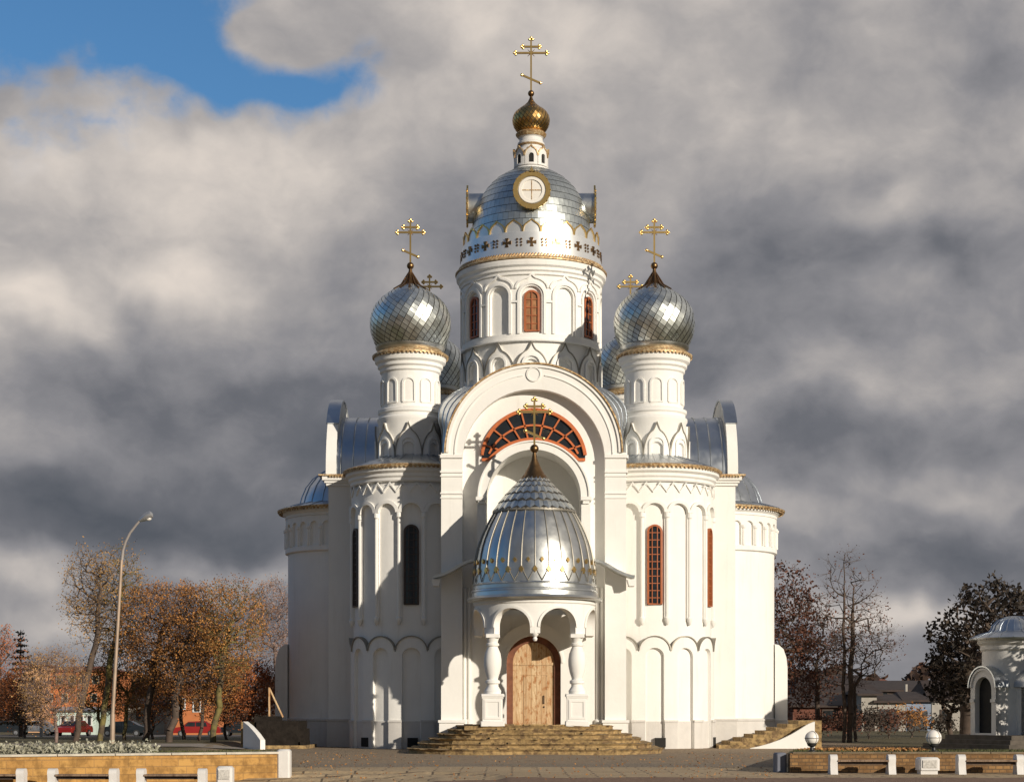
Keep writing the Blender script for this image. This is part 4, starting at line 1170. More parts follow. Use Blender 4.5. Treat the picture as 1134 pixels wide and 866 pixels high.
# ---- side stairs round the apses
def side_stair(s):
    mb = MB(); n = 8
    if s > 0: xa, xb, y0, y1, zt = 9.5, 13.75, 82.9, 86.5, 1.28
    else: xa, xb, y0, y1, zt = -9.35, -11.95, 82.2, 86.5, 1.22
    for k in range(n):
        x0 = xa+(xb-xa)*k/n; x1 = xb; z = zt*(k+1)/n
        sh = 0
        mb.box(((x0+x1)/2, (y0+y1)/2+(.03 if s > 0 else .10)*k, z-zt/n/2), (abs(x1-x0), y1-y0-(.06 if s > 0 else .2)*k, zt/n))
    mb.box(((xb+xb+s*.6)/2, (y0+y1)/2+.4, zt/2), (.6, y1-y0-.8-(1.2 if s < 0 else 0), zt))
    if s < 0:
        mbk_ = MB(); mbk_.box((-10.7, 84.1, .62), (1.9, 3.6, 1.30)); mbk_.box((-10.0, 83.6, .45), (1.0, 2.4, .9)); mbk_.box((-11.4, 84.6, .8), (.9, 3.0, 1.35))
    st = mb.build('side_stairs', M['steps'], church)
    if s < 0: mbk_.build('stair_shade_block', mat('painted_stair_shade', (.022, .018, .015), .95, var=.4, vscale=5, bump=.05, bscale=7, spec=.1), st)  # added near-black boxes: the shade beside the stair put into colour
    mb = MB()
    if s > 0:
        pts = [(10.9, .02), (11.3, .10), (11.8, .24), (12.3, .42), (12.8, .66), (13.2, .90), (13.55, 1.12), (13.85, 1.24)]
    else:
        pts = [(-12.0, 1.24), (-11.6, 1.05), (-11.1, .72), (-10.75, .42)]
    Pc = flat(0, y0-.05)
    if s < 0:
        def Pc(u, v, d): t = (u+12.1)/1.35; return (-12.1+1.05*t-d*.8, 82.35-1.5*t-d*.6, v)
    plate(mb, Pc, pts[0][0], pts[-1][0], -.05, polyfn(pts), (), 0, .25, .1, back=True)
    mb.build('stair_cheek', L, st)
for s in (-1, 1): side_stair(s)

# ==================================================================== FOREGROUND
def pxX(px, Y): return (px-567)/2000*Y
def zat(py, Y): return CAMZ+(787-py)/2000*Y

# retaining walls
rw = thing('retaining_wall', (-10, 49, -.3), 'long ochre stone retaining wall in front of the left flower bed', 'wall')
mb = MB(); x0, x1 = -26.0, -6.62
dx, dy = 1/sqrt(1+.25), .5/sqrt(1+.25)
a = math.atan2(dy, dx); Ln = (x1-x0)/dx; cx = (x0+x1)/2; cyw = wy(cx)-.0
mb.box((cx, cyw, .02), (Ln, .36, 1.0), a)
mb.build('wall_body', M['ochre'], rw)
mb = MB()
nn = 14
for k in range(nn):
    t = (k+.5)/nn; x = x0+(x1-x0)*t
    mb.box((x, wy(x)-.02, .55), (Ln/nn-.02, .44, .06), a, .01)
mb.build('coping', mat('pale_coping', (.50, .46, .38), .9, var=.25, vscale=3), rw)
mb = MB(); mb.box((-6.42, wy(-6.42)-.08, .12), (.36, .50, 1.05), 0, .05); mb.build('end_pillar', M['white'], rw)
rw2 = thing('retaining_wall', (14, 50.5, 0), 'low weathered ochre block wall in front of the right lawn', 'wall')
mb = MB(); mb.box((18.8, 50.5, .1), (22.1, .36, .88)); mb.build('wall_body', M['ochre2'], rw2)
mb = MB(); mb.box((7.55, 50.9, .1), (.30, .6, .9), 0, .04); mb.build('end_block', mat('grey_blue_stone', (.17, .18, .22), .8, var=.2), rw2)
mb = MB()
for k in range(16): mb.box((8.5+k*1.38, 50.5, .555), (1.36, .42, .04), 0, .01)
mb.build('coping', mat('brown_coping', (.20, .15, .09), .9, var=.3, vscale=3), rw2)

# benches
def bench(x, y, z, wd, label):
    t = thing('bench', (x, y, z), label, 'bench', 'low benches with white concrete ends')
    for s in (-1, 1):
        mb = MB()
        prof = [(-.24, 0), (.24, 0), (.20, .10), (.17, .30), (.20, .42), (.17, .50), (.08, .54), (-.10, .54), (-.18, .49), (-.20, .40), (-.16, .28), (-.20, .10)]
        Pp = lambda u, v, d, s=s: (x+s*wd/2+d, y+u, z+v)
        A = [Pp(u, v, .10) for u, v in prof]; B = [Pp(u, v, -.10) for u, v in prof]
        cA, cB = Pp(0, .25, .10), Pp(0, .25, -.10)
        for i in range(len(prof)):
            j = (i+1) % len(prof); mb.q(A[i], A[j], cA); mb.q(B[j], B[i], cB); mb.q(B[i], B[j], A[j], A[i])
        mb.build('bench_end', M['white'], t, ang=50)
    mb = MB()
    for k in range(3): mb.box((x, y-.15+.15*k, z+.37), (wd-.18, .12, .045), 0, .01)
    mb.build('seat', M['bench'], t)
    mb = MB(); mb.box((x, y, z+.30), (wd-.18, .06, .08)); mb.build('stretcher', M['darkwood'], t)
    return t
b0 = None
YB = 46.6
for (p0, p1, lab) in ((-44, 24, 'low bench with white concrete ends, cut by the left edge of the view'), (59, 126, 'low bench with white concrete ends, below the street lamp'), (157, 224, 'low bench with white concrete ends, beside the white concrete planter on the left')):
    xa, xb = pxX(p0, YB), pxX(p1, YB)
    if b0 is None: b0 = bench((xa+xb)/2, YB, -.30, 1.58, lab)
    else: copy_thing(b0, ((xa+xb)/2, YB, -.30), lab)
YB2 = 49.2
for (p0, p1, lab) in ((923, 986, 'low bench with white concrete ends, between the two globe lamps'), (1064, 1128, 'low bench with white concrete ends, before the small chapel at the right')):
    copy_thing(b0, (pxX((p0+p1)/2, YB2), YB2, 0.0), lab)

def planter(x, y, z, wd, h, label):
    t = thing('concrete_planter', (x, y, z), label, 'planter', 'white concrete planters beside the benches')
    mb = MB(); mb.box((x, y, z+h*.62), (wd, wd, h*.76), 0, .05); mb.box((x, y, z+h*.13), (wd*.82, wd*.82, h*.26))
    mb.build('planter_box', M['white'], t)
    mb = MB(); mb.box((x, y-wd/2-.01, z+h*.62), (wd*.68, .03, h*.45)); mb.build('front_panel', mat('grey_pebble_panel', (.52, .50, .46), .95, var=.3, vscale=14, bump=.02, bscale=25), t)
    return t
planter(pxX(249.5, 47.2), 47.2, -.28, .42, .56, 'square white concrete planter at the foot of the left ochre wall')
planter(pxX(1027, 49.3), 49.3, 0.0, .56, .46, 'wide white concrete planter with a grey panel, below the right globe lamp')

# globe lamps on the right wall
def globe(px, py, Y, r, label):
    x, z = pxX(px, Y), zat(py, Y); zb = lawn_z(x, Y)
    t = thing('globe_lamp', (x, Y, zb), label, 'garden lamp', 'short garden lamps with white globes')
    mb = MB(); mb.sphere((x, Y, z), r, 28, 18); mb.build('lamp_globe', M['lampglass'], t)
    mb = MB(); mb.lathe(x, Y, [(.14, zb-.02), (.14, zb+.04), (.06, zb+.07), (.05, z-r-.06), (.12, z-r-.02), (.15, z-r+.06)], 20); mb.build('lamp_base', M['ironwork'], t)
    mb = MB()
    mb.lathe(x, Y, [(r+.004, z-.012), (r+.014, z), (r+.004, z+.012)], 32)
    for a in (R(35), R(125)):
        mb.tube([(x+(r+.006)*sin(a)*cos(b), Y-(r+.006)*cos(a)*cos(b), z+(r+.006)*sin(b)) for b in [2*pi*i/28 for i in range(29)]], .009, 5)
    mb.build('lamp_cage', M['greypaint'], t)
globe(899, 817, 52.3, .20, 'white globe lamp beside the white stair cheek of the church')
globe(1034, 816.5, 52.0, .225, 'white globe lamp on the lawn before the small chapel and dark tree')

# street lamp
YL = 56.0; xl = pxX(124, YL); xt = pxX(135, YL); zb = lawn_z(xl, YL)
sl = thing('street_lamp', (xl, YL, zb), 'tall curved steel street lamp behind the flower bed', 'street lamp')
mb = MB()
ztop = zat(620, YL)
mb.tube([(xl, YL, zb-.1), (xl+.02, YL, zb+1.2)], [.085, .08], 12)
mb.tube([(xl+.02, YL, zb+1.2), (xt-.01, YL, ztop)], [.062, .05], 12)
mb.build('pole', mat('warm_grey_pole', (.36, .27, .20), .55, .3, var=.2), sl)
mb = MB(); arm = [(135, 620), (136, 610), (139, 600), (144, 590), (151, 581), (156, 575)]
mb.tube([(pxX(a, YL), YL, zat(b, YL)) for a, b in arm], [.05, .045, .042, .04, .038, .036], 10)
mb.build('lamp_arm', M['greypaint'], sl)
mb = MB(); a = Vector((pxX(154.5, YL), YL, zat(576.5, YL))); b = Vector((pxX(169, YL), YL, zat(568.5, YL)))
mb.tube([a, a.lerp(b, .25), a.lerp(b, .6), a.lerp(b, .9), b], [.05, .09, .135, .11, .03], 14)
hd = mb.build('lamp_head', M['carsilver'], sl)
mb = MB(); c = a.lerp(b, .62); mb.sphere((c.x+.02, c.y, c.z-.06), .105, 16, 10, .8); mb.build('lamp_glass', M['lampglass'], hd)

# wooden prop beside the left stairs
wp = thing('wooden_prop', (pxX(298, 84), 84, 0), 'pale wooden post with a slanting brace by the left stairs', 'post')
mb = MB(); Yp = 84.5
mb.tube([(pxX(298, Yp), Yp, 0.2), (pxX(298, Yp), Yp, zat(761, Yp))], .05, 6); mb.build('upright', M['door'], wp)
mb = MB(); mb.tube([(pxX(298, Yp), Yp+.08, zat(762, Yp)), (pxX(313, Yp), Yp+.08, zat(794, Yp))], .045, 6); mb.build('brace', M['door'], wp)

# ==================================================================== PLANTS
def leafcards(mb, c, n, spread, size, rng, flat_=.0):
    for _ in range(n):
        d = Vector((rng.gauss(0, 1), rng.gauss(0, 1), rng.gauss(0, 1)*.8))*spread*.55
        p = c+d
        a = Vector((rng.uniform(-1, 1), rng.uniform(-1, 1), rng.uniform(-1, 1))).normalized()
        b = a.cross(Vector((rng.uniform(-1, 1), rng.uniform(-1, 1), rng.uniform(-1, 1)))).normalized()
        s = size*rng.uniform(.6, 1.3)
        mb.q(p-a*s*.5, p+b*s*.32, p+a*s*.5, p-b*s*.32)

def tree(name, label, cat, base, crown, trunk, seed, nat=260, leaves=10, leaf=.13, mleaf=None, mbark=None, group=None, r0=.16, twigs=4, lspread=.35, shape='ell', stems=None, hole=.35, twig_len=.5, tip=.010):
    """base (x,y,z); crown (cx,cy,cz,rx,ry,rz); trunk: extra way points."""
    rng = random.Random(seed); nr = np.random.RandomState(seed)
    base = Vector(base); cc = Vector(crown[:3]); rr = Vector(crown[3:])
    nodes = []; par = []
    def addpath(start_i, target, nseg, jit):
        p0 = nodes[start_i]; last = start_i
        for k in range(1, nseg+1):
            t = k/nseg; q = p0.lerp(target, t)
            if k < nseg: q = q+Vector((rng.gauss(0, jit), rng.gauss(0, jit), rng.gauss(0, jit)*.6+jit*.5))
            nodes.append(q); par.append(last); last = len(nodes)-1
        return last
    for st in (stems or [trunk]):
        nodes.append(base+Vector(st[0][:3]) if stems else base.copy()); par.append(-1)
        li = len(nodes)-1
        for wpt in (st[1:] if stems else st):
            li = addpath(li, Vector(wpt), 4, .05)
    ntr = len(nodes)
    # attraction points inside a clumpy crown
    clumps = [Vector((rng.gauss(0, .5), rng.gauss(0, .5), rng.gauss(0, .5))) for _ in range(9)]
    att = []
    while len(att) < nat:
        d = Vector((rng.uniform(-1, 1), rng.uniform(-1, 1), rng.uniform(-1, 1)))
        l = d.length
        if l > 1 or l < hole*rng.random(): continue
        n_ = sin(d.x*5+seed)*sin(d.z*6+seed*2)*sin(d.y*5+seed*3)
        if n_ < -.12 and rng.random() < .75: continue
        if shape == 'vase' and (d.z+1)/2 < abs(d.x)*.75-.1: continue
        if shape == 'flat' and d.z > .75: d.z = .75
        att.append(cc+Vector((d.x*rr.x, d.y*rr.y, d.z*rr.z)))
    ref = nodes[ntr-1]
    att.sort(key=lambda p: (p-ref).length)
    arr = np.zeros((40000, 3)); 
    for i, p in enumerate(nodes): arr[i] = p
    minz = cc.z-rr.z
    tips = []
    for p in att:
        N_ = len(nodes); A = arr[:N_]
        d = np.sqrt(((A-np.array(p))**2).sum(1))
        up = np.maximum(A[:, 2]-(p.z-.15*d), 0)*1.4         # branches should climb
        i = int(np.argmin(d+up))
        if d[i] < .12: continue
        ns = max(1, int(d[i]/.45))
        a_ = addpath(i, p, ns, .045*min(d[i], 2))
        for k in range(N_, len(nodes)): arr[k] = nodes[k]
        tips.append(a_)
    n = len(nodes); cnt = [0]*n; child = [0]*n
    for i in range(n):
        if par[i] >= 0: child[par[i]] += 1
    for i in range(n-1, -1, -1):
        if child[i] == 0: cnt[i] += 1
        if par[i] >= 0: cnt[par[i]] += cnt[i]
    mx = max(cnt)
    rad = [max(tip, r0*(c/mx)**.52) for c in cnt]
    mbk = MB()
    for i in range(n):
        j = par[i]
        if j < 0: continue
        rj = min(rad[j], rad[i]*1.35) if j >= ntr or True else rad[j]
        if i < ntr: rj = rad[j]
        mbk.tube([nodes[j], nodes[i]], [rj, rad[i]], 8 if rad[i] > .06 else (5 if rad[i] > .025 else 3), caps=False)
    ml = MB()
    ends = [i for i in range(ntr, n) if cnt[i] <= 4]
    mtw = mbk
    for i in ends:
        p = nodes[i]; d0 = (p-nodes[par[i]]).normalized()
        for _ in range(twigs if child[i] == 0 else max(1, twigs//2)):
            d = (d0+Vector((rng.gauss(0, .6), rng.gauss(0, .6), rng.gauss(.25, .5)))).normalized()
            q = p+d*twig_len*rng.uniform(.5, 1.2)
            side = d.cross(Vector((0, 1, .1))).normalized()*tip*.75
            mtw.q(p-side, p+side, q)
            if leaves and rng.random() < .6: leafcards(ml, q, 1+leaves//4, lspread*.5, leaf, rng)
        if leaves: leafcards(ml, p, leaves if child[i] == 0 else leaves//2, lspread, leaf, rng)
    if len(nodes) == 0: return
    t = thing(name, tuple(base), label, cat, group)
    tk = mbk.build('trunk', mbark or M['bark'], t, ang=80)
    if leaves: ml.build('crown', mleaf, t, smooth=False)
    return t

YT = 98.0
def X(px, Y=YT): return pxX(px, Y)
def Z(py, Y=YT): return zat(py, Y)
def crownpx(px, py, rx, ry, Y=YT, ryd=None):
    k = Y/2000; return (X(px, Y), Y, Z(py, Y), rx*k, (ryd or rx)*k, ry*k)
def gz(x, y): return H(x, y)
G = 'autumn trees left of the church'
B, MO = M['bark'], M['barkmoss']
def lt(label, px, Y, cr_, way, seed, nat, lv, ml, mk, r0=.11, shape='ell', leaf=.115, tw=5, name='autumn_tree', twl=.5, lsp=.42, hole=.15):
    lv = int(lv*1.75)+1; leaf *= .80; r0 *= 1.25
    tree(name, label, 'tree', (X(px, Y), Y, H(X(px, Y), Y)-.1), crownpx(*cr_, Y), [(X(a, Y), Y, Z(b, Y)) for a, b in way], seed, nat, lv, leaf, ml, mk, G, r0, tw, lsp, shape, twig_len=twl, hole=hole)
lt('leaning dark tree with a thin half bare crown, just left of the street lamp', 83, 89, (102, 665, 32, 58), [(92, 770), (106, 715), (112, 650)], 21, 300, 4, M['leaf_olive'], B, .12)
lt('tall slender tree whose sparse top rises behind the street lamp', 110, 91, (132, 668, 30, 66), [(118, 770), (128, 710), (134, 640)], 22, 340, 5, M['leaf_olive'], MO, .12)
lt('dense rusty brown tree with the roundest broad crown in the middle of the left trees', 160, 89, (185, 700, 52, 62), [(166, 770), (174, 725), (184, 680)], 23, 620, 13, M['leaf_brown'], B, .13, 'flat')
lt('dark trunked brown tree between the round crowned tree and the mossy one', 187, 87, (212, 715, 36, 66), [(194, 770), (206, 720), (212, 680)], 24, 420, 11, M['leaf_brown'], B, .14)
lt('yellow mossy trunked tree with a wide brown crown nearest the church', 236, 86, (256, 702, 44, 60), [(242, 770), (247, 725), (258, 680)], 25, 460, 8, M['leaf_brown'], MO, .12, 'vase')
lt('pinkish nearly bare tree touching the left wall of the church', 308, 142, (303, 690, 28, 48), [(306, 740), (304, 710)], 26, 360, 7, M['leaf_pink'], M['barkgrey'], .12, leaf=.15, twl=.8)
lt('low brown tree with many thin trunks behind the street lamp', 138, 93, (140, 745, 32, 50), [(140, 790), (141, 760)], 27, 360, 9, M['leaf_brown'], MO, .08)
lt('low red brown tree filling the gap in front of the orange house', 204, 95, (196, 755, 42, 36), [(200, 790), (198, 770)], 28, 300, 9, M['leaf_brown'], B, .08)
lt('low red brown tree close to the left stairs of the church', 276, 91, (276, 768, 34, 36), [(276, 795), (277, 780)], 29, 420, 14, M['leaf_red'], B, .08)
lt('reddish tree cut by the left edge of the view', -6, 105, (-8, 745, 30, 52), [(-6, 780), (-7, 750)], 30, 360, 12, M['leaf_red'], B, .12)
lt('rounded golden brown twiggy tree in front of the orange building', 62, 86, (58, 763, 36, 42), [(61, 800), (60, 785)], 31, 520, 6, M['leaf_gold'], M['barkgrey'], .07, leaf=.09, tw=8, name='shrub_tree', twl=.6)
lt('straight thin trunked tree between the two leaning groups', 219, 90, (236, 742, 30, 50), [(224, 790), (232, 750)], 32, 260, 9, M['leaf_brown'], B, .07)
lt('small olive tree right behind the lamp pole foot', 112, 94, (106, 765, 28, 34), [(111, 800), (109, 780)], 33, 240, 7, M['leaf_olive'], MO, .07)
lt('low thin orange brown tree at the foot of the round crowned tree', 170, 96, (166, 775, 30, 30), [(169, 800), (168, 785)], 34, 240, 8, M['leaf_red'], B, .06)
lt('low brown bushy tree between the mossy tree and the red brown tree by the stairs', 252, 94, (246, 772, 26, 32), [(250, 800), (248, 785)], 35, 240, 9, M['leaf_brown'], B, .06)
lt('reddish bushy tree between the left edge and the golden brown tree', 28, 100, (24, 778, 26, 28), [(27, 800), (25, 790)], 36, 240, 10, M['leaf_red'], B, .06)

# spruce
def spruce(px, top, Y, label):
    x = pxX(px, Y); z0 = gz(x, Y); zt = zat(top, Y); h = zt-z0
    rng = random.Random(5); t = thing('spruce_tree', (x, Y, z0), label, 'tree')
    mb = MB(); mb.tube([(x, Y, z0), (x, Y, zt)], [.16, .02], 8); mb.build('trunk', M['bark'], t)
    mb = MB(); z = z0+1.0
    while z < zt-.1 and True:
        f = 1-(z-z0)/h; L_ = .2+1.8*f; n = 8
        for k in range(n):
            a = 2*pi*k/n+rng.uniform(-.3, .3); l = L_*rng.uniform(.7, 1.1)
            tipp = Vector((x+l*cos(a), Y+l*sin(a), z-.18*l+.12)); b = Vector((x, Y, z))
            mb.tube([b, b.lerp(tipp, .6)+Vector((0, 0, .04)), tipp], [.025, .018, .006], 3)
            for m_ in range(int(16*l)):
                leafcards(mb, b.lerp(tipp, rng.uniform(.15, 1)), 1, .14, .2, rng)
        z += .38
    mb.build('crown', M['leaf_spruce'], t, smooth=False)
spruce(23, 697, 118, 'thin pointed spruce beside the orange building at far left')

# right side
GR = 'trees right of the church'
tree('autumn_tree', 'dense dark maroon tree growing against the right wall of the church', 'tree', (X(866, 100), 100, 0), crownpx(868, 715, 38, 92, 100), [(X(867, 100), 100, Z(770, 100)), (X(868, 100), 100, Z(720, 100))], 41, 460, 12, .17, M['leaf_maroon'], M['bark'], GR, .18, 4, .45)
tree('autumn_tree', 'dark brown bushy tree between the maroon tree and the bare twin trunked tree', 'tree', (X(905, 104), 104, .05), crownpx(904, 720, 30, 62, 104), [(X(905, 104), 104, Z(775, 104)), (X(905, 104), 104, Z(730, 104))], 42, 330, 7, .15, M['leaf_maroon'], M['bark'], GR, .15, 4, .4)
zz = 98
tree('bare_tree', 'tall bare tree with two straight dark trunks', 'tree', (X(934, zz), zz, 0.0), crownpx(938, 690, 38, 82, zz), None, 43, 230, 2, .12, M['leaf_maroon'], M['bark'], GR, .15, 5, .35,
     stems=[[(0, 0, 0), (X(935, zz), zz, Z(740, zz)), (X(935, zz), zz, Z(660, zz)), (X(936, zz), zz, Z(612, zz))], [(.35, .1, 0), (X(943, zz), zz, Z(760, zz)), (X(944, zz), zz, Z(690, zz)), (X(946, zz), zz, Z(650, zz))]], twig_len=.7)
tree('bare_tree', 'wide low branching bare tree behind the twin trunked tree', 'tree', (X(948, 101), 101, 0.0), crownpx(958, 715, 32, 40, 101), [(X(946, 101), 101, Z(760, 101))], 44, 170, 4, .12, M['leaf_maroon'], M['bark'], GR, .1, 5, .35, twig_len=.8)
tree('dark_tree', 'large dark leafy tree standing behind the small white chapel', 'tree', (X(1072, 92), 92, 0.0), crownpx(1098, 715, 66, 72, 92), [(X(1072, 92), 92, Z(760, 92)), (X(1080, 92), 92, Z(710, 92))], 45, 420, 12, .26, M['leaf_dark'], M['bark'], GR, .42, 3, .42, hole=.2)
tree('dark_tree', 'lower dark tree between the garages and the chapel', 'tree', (X(1052, 95), 95, 0.0), crownpx(1056, 752, 30, 40, 95), [(X(1052, 95), 95, Z(790, 95))], 46, 200, 9, .24, M['leaf_dark'], M['bark'], GR, .14, 3, .4)

tree('dark_tree', 'unseen dark tree added just outside the right edge to shade the chapel', 'tree', (27.0, 74.5, 0), (27.0, 74.5, 3.9, 3.6, 3.2, 2.9), [(27.0, 74.5, 1.6), (27, 74.5, 3.5)], 47, 380, 14, .3, M['leaf_dark'], M['bark'], GR, .3, 3, .5, hole=.1)  # added out of view, crown sized so its shade falls on the chapel
# low bushes before the garages
GB = 'brown bushes in front of the garages'
for i, (px, py, rx, ry, mk, lab) in enumerate([(905, 803, 22, 10, 'leaf_maroon', 'low maroon bush in front of the red brick shed'), (938, 800, 14, 10, 'leaf_maroon', 'low maroon bush at the foot of the twin trunks'),
        (962, 798, 16, 12, 'leaf_dark', 'dark bush before the white garage wall'), (985, 800, 16, 12, 'leaf_maroon', 'tangled bush before the dark garage door'),
        (1010, 798, 18, 13, 'leaf_brown', 'brownest bush, before the blue garage'), (1042, 803, 14, 9, 'leaf_dark', 'dark bush at the root of the large dark tree')]):
    Yb = 104+i*1.5; x = X(px, Yb)
    tree('bush', lab, 'bush', (x, Yb, H(x, Yb)-.05), crownpx(px, py, rx, ry, Yb), [(x, Yb, H(x, Yb)+.25)], 60+i, 90, 8, .15, M[mk], M['bark'], GB, .05, 4, .35)

# silver bedding plants
rng = random.Random(77); mb = MB()
for k in range(230):
    x = rng.uniform(-16.5, -10.55) if k < 215 else rng.uniform(-10.6, -10.2)
    y = wy(x)+rng.uniform(1.0, 3.0)
    for _ in range(34):
        c = Vector((x+rng.gauss(0, .15), y+rng.gauss(0, .15), lawn_z(x, y)+abs(rng.gauss(.10, .09))))
        leafcards(mb, c, 1, .05, .10, rng)
tag(mb.build('bedding_plants', M['leaf_silver'], smooth=False), 'low silver grey bedding plants in a strip behind the ochre wall', 'plants', kind='stuff')
# fallen leaves strip on the right lawn
mb = MB()
for k in range(2600):
    x = rng.uniform(9.4, 12.6); y = rng.uniform(54, 60) if k % 2 else rng.gauss(57, .8)
    c = Vector((x, y, lawn_z(x, y)+.03+rng.random()*.03)); leafcards(mb, c, 1, .03, .13, rng)
tag(mb.build('fallen_leaves', M['leaf_fallen'], smooth=False), 'orange fallen leaves on the lawn right of the church', 'leaves', kind='stuff')
mb = MB()
for k in range(9000):
    if k % 2:
        x = rng.uniform(-16, -7.4); y = wy(x)+rng.uniform(.25, 7)
    else: y = rng.uniform(50.9, 60); x = rng.uniform(7.8+.17*(y-50.7), 17)
    z = lawn_z(x, y); h = rng.uniform(.03, .09); a = rng.uniform(0, pi); w_ = .012
    mb.q((x-w_*cos(a), y-w_*sin(a), z), (x+w_*cos(a), y+w_*sin(a), z), (x+rng.gauss(0, .03), y+rng.gauss(0, .03), z+h))
tag(mb.build('grass', M['grass_blade'], smooth=False), 'short grass on the lawns beside the church', 'grass', kind='stuff')

mb = MB()
for k in range(1100):
    y = rng.uniform(45, 74); x = rng.uniform(-6, 7.5)*(y/52)
    if k % 3 == 0: x = rng.choice((-1, 1))*rng.gauss(5.6, 1.0)*(y/52); 
    if y > 69 and abs(x-AX) < 5.6: continue
    leafcards(mb, Vector((x, y, H(x, y)+.015)), 1, .01, .04+.04*rng.random(), rng)
tag(mb.build('leaf_litter', M['leaf_brown'], smooth=False), 'scattered small dry leaves on the forecourt before the steps', 'leaves', kind='stuff')
# far wood along the horizon
mb = MB()
for k in range(9000):
    px = rng.uniform(-300, 1500); Y = rng.uniform(255, 300)
    if 320 < px < 850: continue
    x = pxX(px, Y); top = 7.0+1.0*sin(px*.05)+.8*sin(px*.13+1)
    if px < 400: top -= 1.5
    z = -1.2+rng.random()**.6*(top+1)
    leafcards(mb, Vector((x, Y, z)), 3, .9, 1.3, rng)
tag(mb.build('far_wood', M['leaf_far'], smooth=False), 'dark reddish wood along the horizon', 'wood', kind='stuff')

# ==================================================================== BUILDINGS
def wall_win(t, px0, px1, py0, py1, Y, m='glass', fr='palewall'):
    x0, x1 = pxX(px0, Y), pxX(px1, Y); z0, z1 = zat(py1, Y), zat(py0, Y)
    P_ = flat(0, Y)
    mb = MB(); ribbon(mb, P_, [(x0, z0), (x1, z0), (x1, z1), (x0, z1)], .14, 0, .08, closed=True)
    w_ = mb.build('window', M[fr], t)
    mb = MB(); mb.q(P_(x0, z0, .02), P_(x1, z0, .02), P_(x1, z1, .02), P_(x0, z1, .02)); mb.prism([((x0+x1)/2-.04, z0), ((x0+x1)/2+.04, z0), ((x0+x1)/2+.04, z1), ((x0+x1)/2-.04, z1)], P_, .0, .05)
    mb.build('pane', M[m], w_)
def house(name, label, cat, px0, px1, pyb, pye, pyr, Y, dep, mw, mroof, hip=.0, gable=False):
    x0, x1 = pxX(px0, Y), pxX(px1, Y); zb = -1.2; ze = zat(pye, Y); zr = zat(pyr, Y)
    t = thing(name, ((x0+x1)/2, Y, H((x0+x1)/2, Y)), label, cat)
    mb = MB(); mb.box(((x0+x1)/2, Y+dep/2, (zb+ze)/2), (x1-x0, dep, ze-zb)); mb.build('wall', M[mw], t)
    mb = MB(); o = .35
    a = [(x0-o, Y-o, ze), (x1+o, Y-o, ze), (x1+o, Y+dep+o, ze), (x0-o, Y+dep+o, ze)]
    r0, r1 = (x0-o+hip, Y+dep/2, zr), (x1+o-hip, Y+dep/2, zr)
    mb.q(a[0], a[1], r1, r0); mb.q(a[2], a[3], r0, r1); mb.q(a[1], a[2], r1); mb.q(a[3], a[0], r0); mb.q(*a[::-1])
    mb.box(((x0+x1)/2, Y-o, ze-.06), (x1-x0+2*o, .06, .14))
    mb.build('roof', M[mroof], t)
    return t
t = house('orange_building', 'long orange building with pale windows behind the left trees', 'building', 44, 116, 800, 742, 736, 200, 14, 'orangewall', 'redroof', 2)
for a in (51, 66, 80, 93, 106): wall_win(t, a-3.5, a+3.5, 748, 757, 200, 'glass')
for a in (55, 72, 89, 104): wall_win(t, a-3, a+3, 768, 777, 200, 'glass')
t = house('peach_building', 'tall peach building end beside the spruce', 'building', 26, 46, 800, 737, 734, 196, 10, 'peach', 'redroof', 1)
wall_win(t, 33, 38, 750, 758, 196)
t = house('mint_kiosk', 'low mint green building behind the red car', 'building', 62, 106, 812, 786, 782, 178, 8, 'mint', 'roof', 0)
for a in (70, 80, 90, 99): wall_win(t, a-2.6, a+2.6, 792, 803, 178, 'glass', 'white')
t = house('orange_house', 'small orange house seen through the brown trees', 'house', 190, 232, 806, 765, 754, 175, 9, 'orangewall', 'redroof', 1.5)
wall_win(t, 198, 205, 773, 785, 175, 'glass', 'white'); wall_win(t, 214, 222, 773, 788, 175, 'glass', 'white')
t = house('pale_house', 'pale low house beside the small orange house', 'house', 140, 182, 806, 780, 768, 182, 9, 'palewall', 'brownroof', 1.5)
wall_win(t, 150, 157, 787, 797, 182); wall_win(t, 166, 173, 787, 797, 182)

t = house('brick_shed', 'red brick shed with a dark window right of the church', 'shed', 878, 953, 815, 781, 768, 128, 7, 'redbrick', 'brownroof', .5)
wall_win(t, 911, 927, 786, 799, 128, 'glass', 'darkwood')
t = house('upper_shed', 'long dark roofed shed with pale wall panels above the brick shed', 'shed', 884, 972, 815, 767, 746, 138, 9, 'darkwood', 'brownroof', 1)
for a, b in ((911, 925), (928, 936), (941, 951)):
    Pz = flat(0, 138); mb = MB(); mb.prism([(pxX(a, 138), zat(781, 138)), (pxX(b, 138), zat(781, 138)), (pxX(b, 138), zat(769, 138)), (pxX(a, 138), zat(769, 138))], Pz, 0, .08); mb.build('wall_panel', M['palewall'], t)
t = house('white_shed', 'narrow whitewashed shed with a low dark door', 'shed', 954, 971, 815, 768, 762, 126, 6, 'palewall', 'brownroof', .3)
mb = MB(); mb.box((pxX(963, 126), 125.98, .9), (.7, .08, 1.2)); mb.build('door', M['darkwood'], t)
t = house('garage_block', 'low garage with a wide dark door between pale pillars', 'garage', 972, 1003, 815, 776, 768, 126, 6, 'palewall', 'brownroof', .3)
mb = MB(); Pz = flat(0, 126); mb.prism([(pxX(973.5, 126), .2), (pxX(995, 126), .2), (pxX(995, 126), zat(785, 126)), (pxX(973.5, 126), zat(785, 126))], Pz, 0, .06); mb.build('garage_door', M['bluewall'] if False else M['ironwork'], t)
t = house('garage_block', 'blue grey garage with a dark door and low roof', 'garage', 1003.6, 1031, 815, 775, 765, 126.3, 6, 'bluewall', 'brownroof', .3)
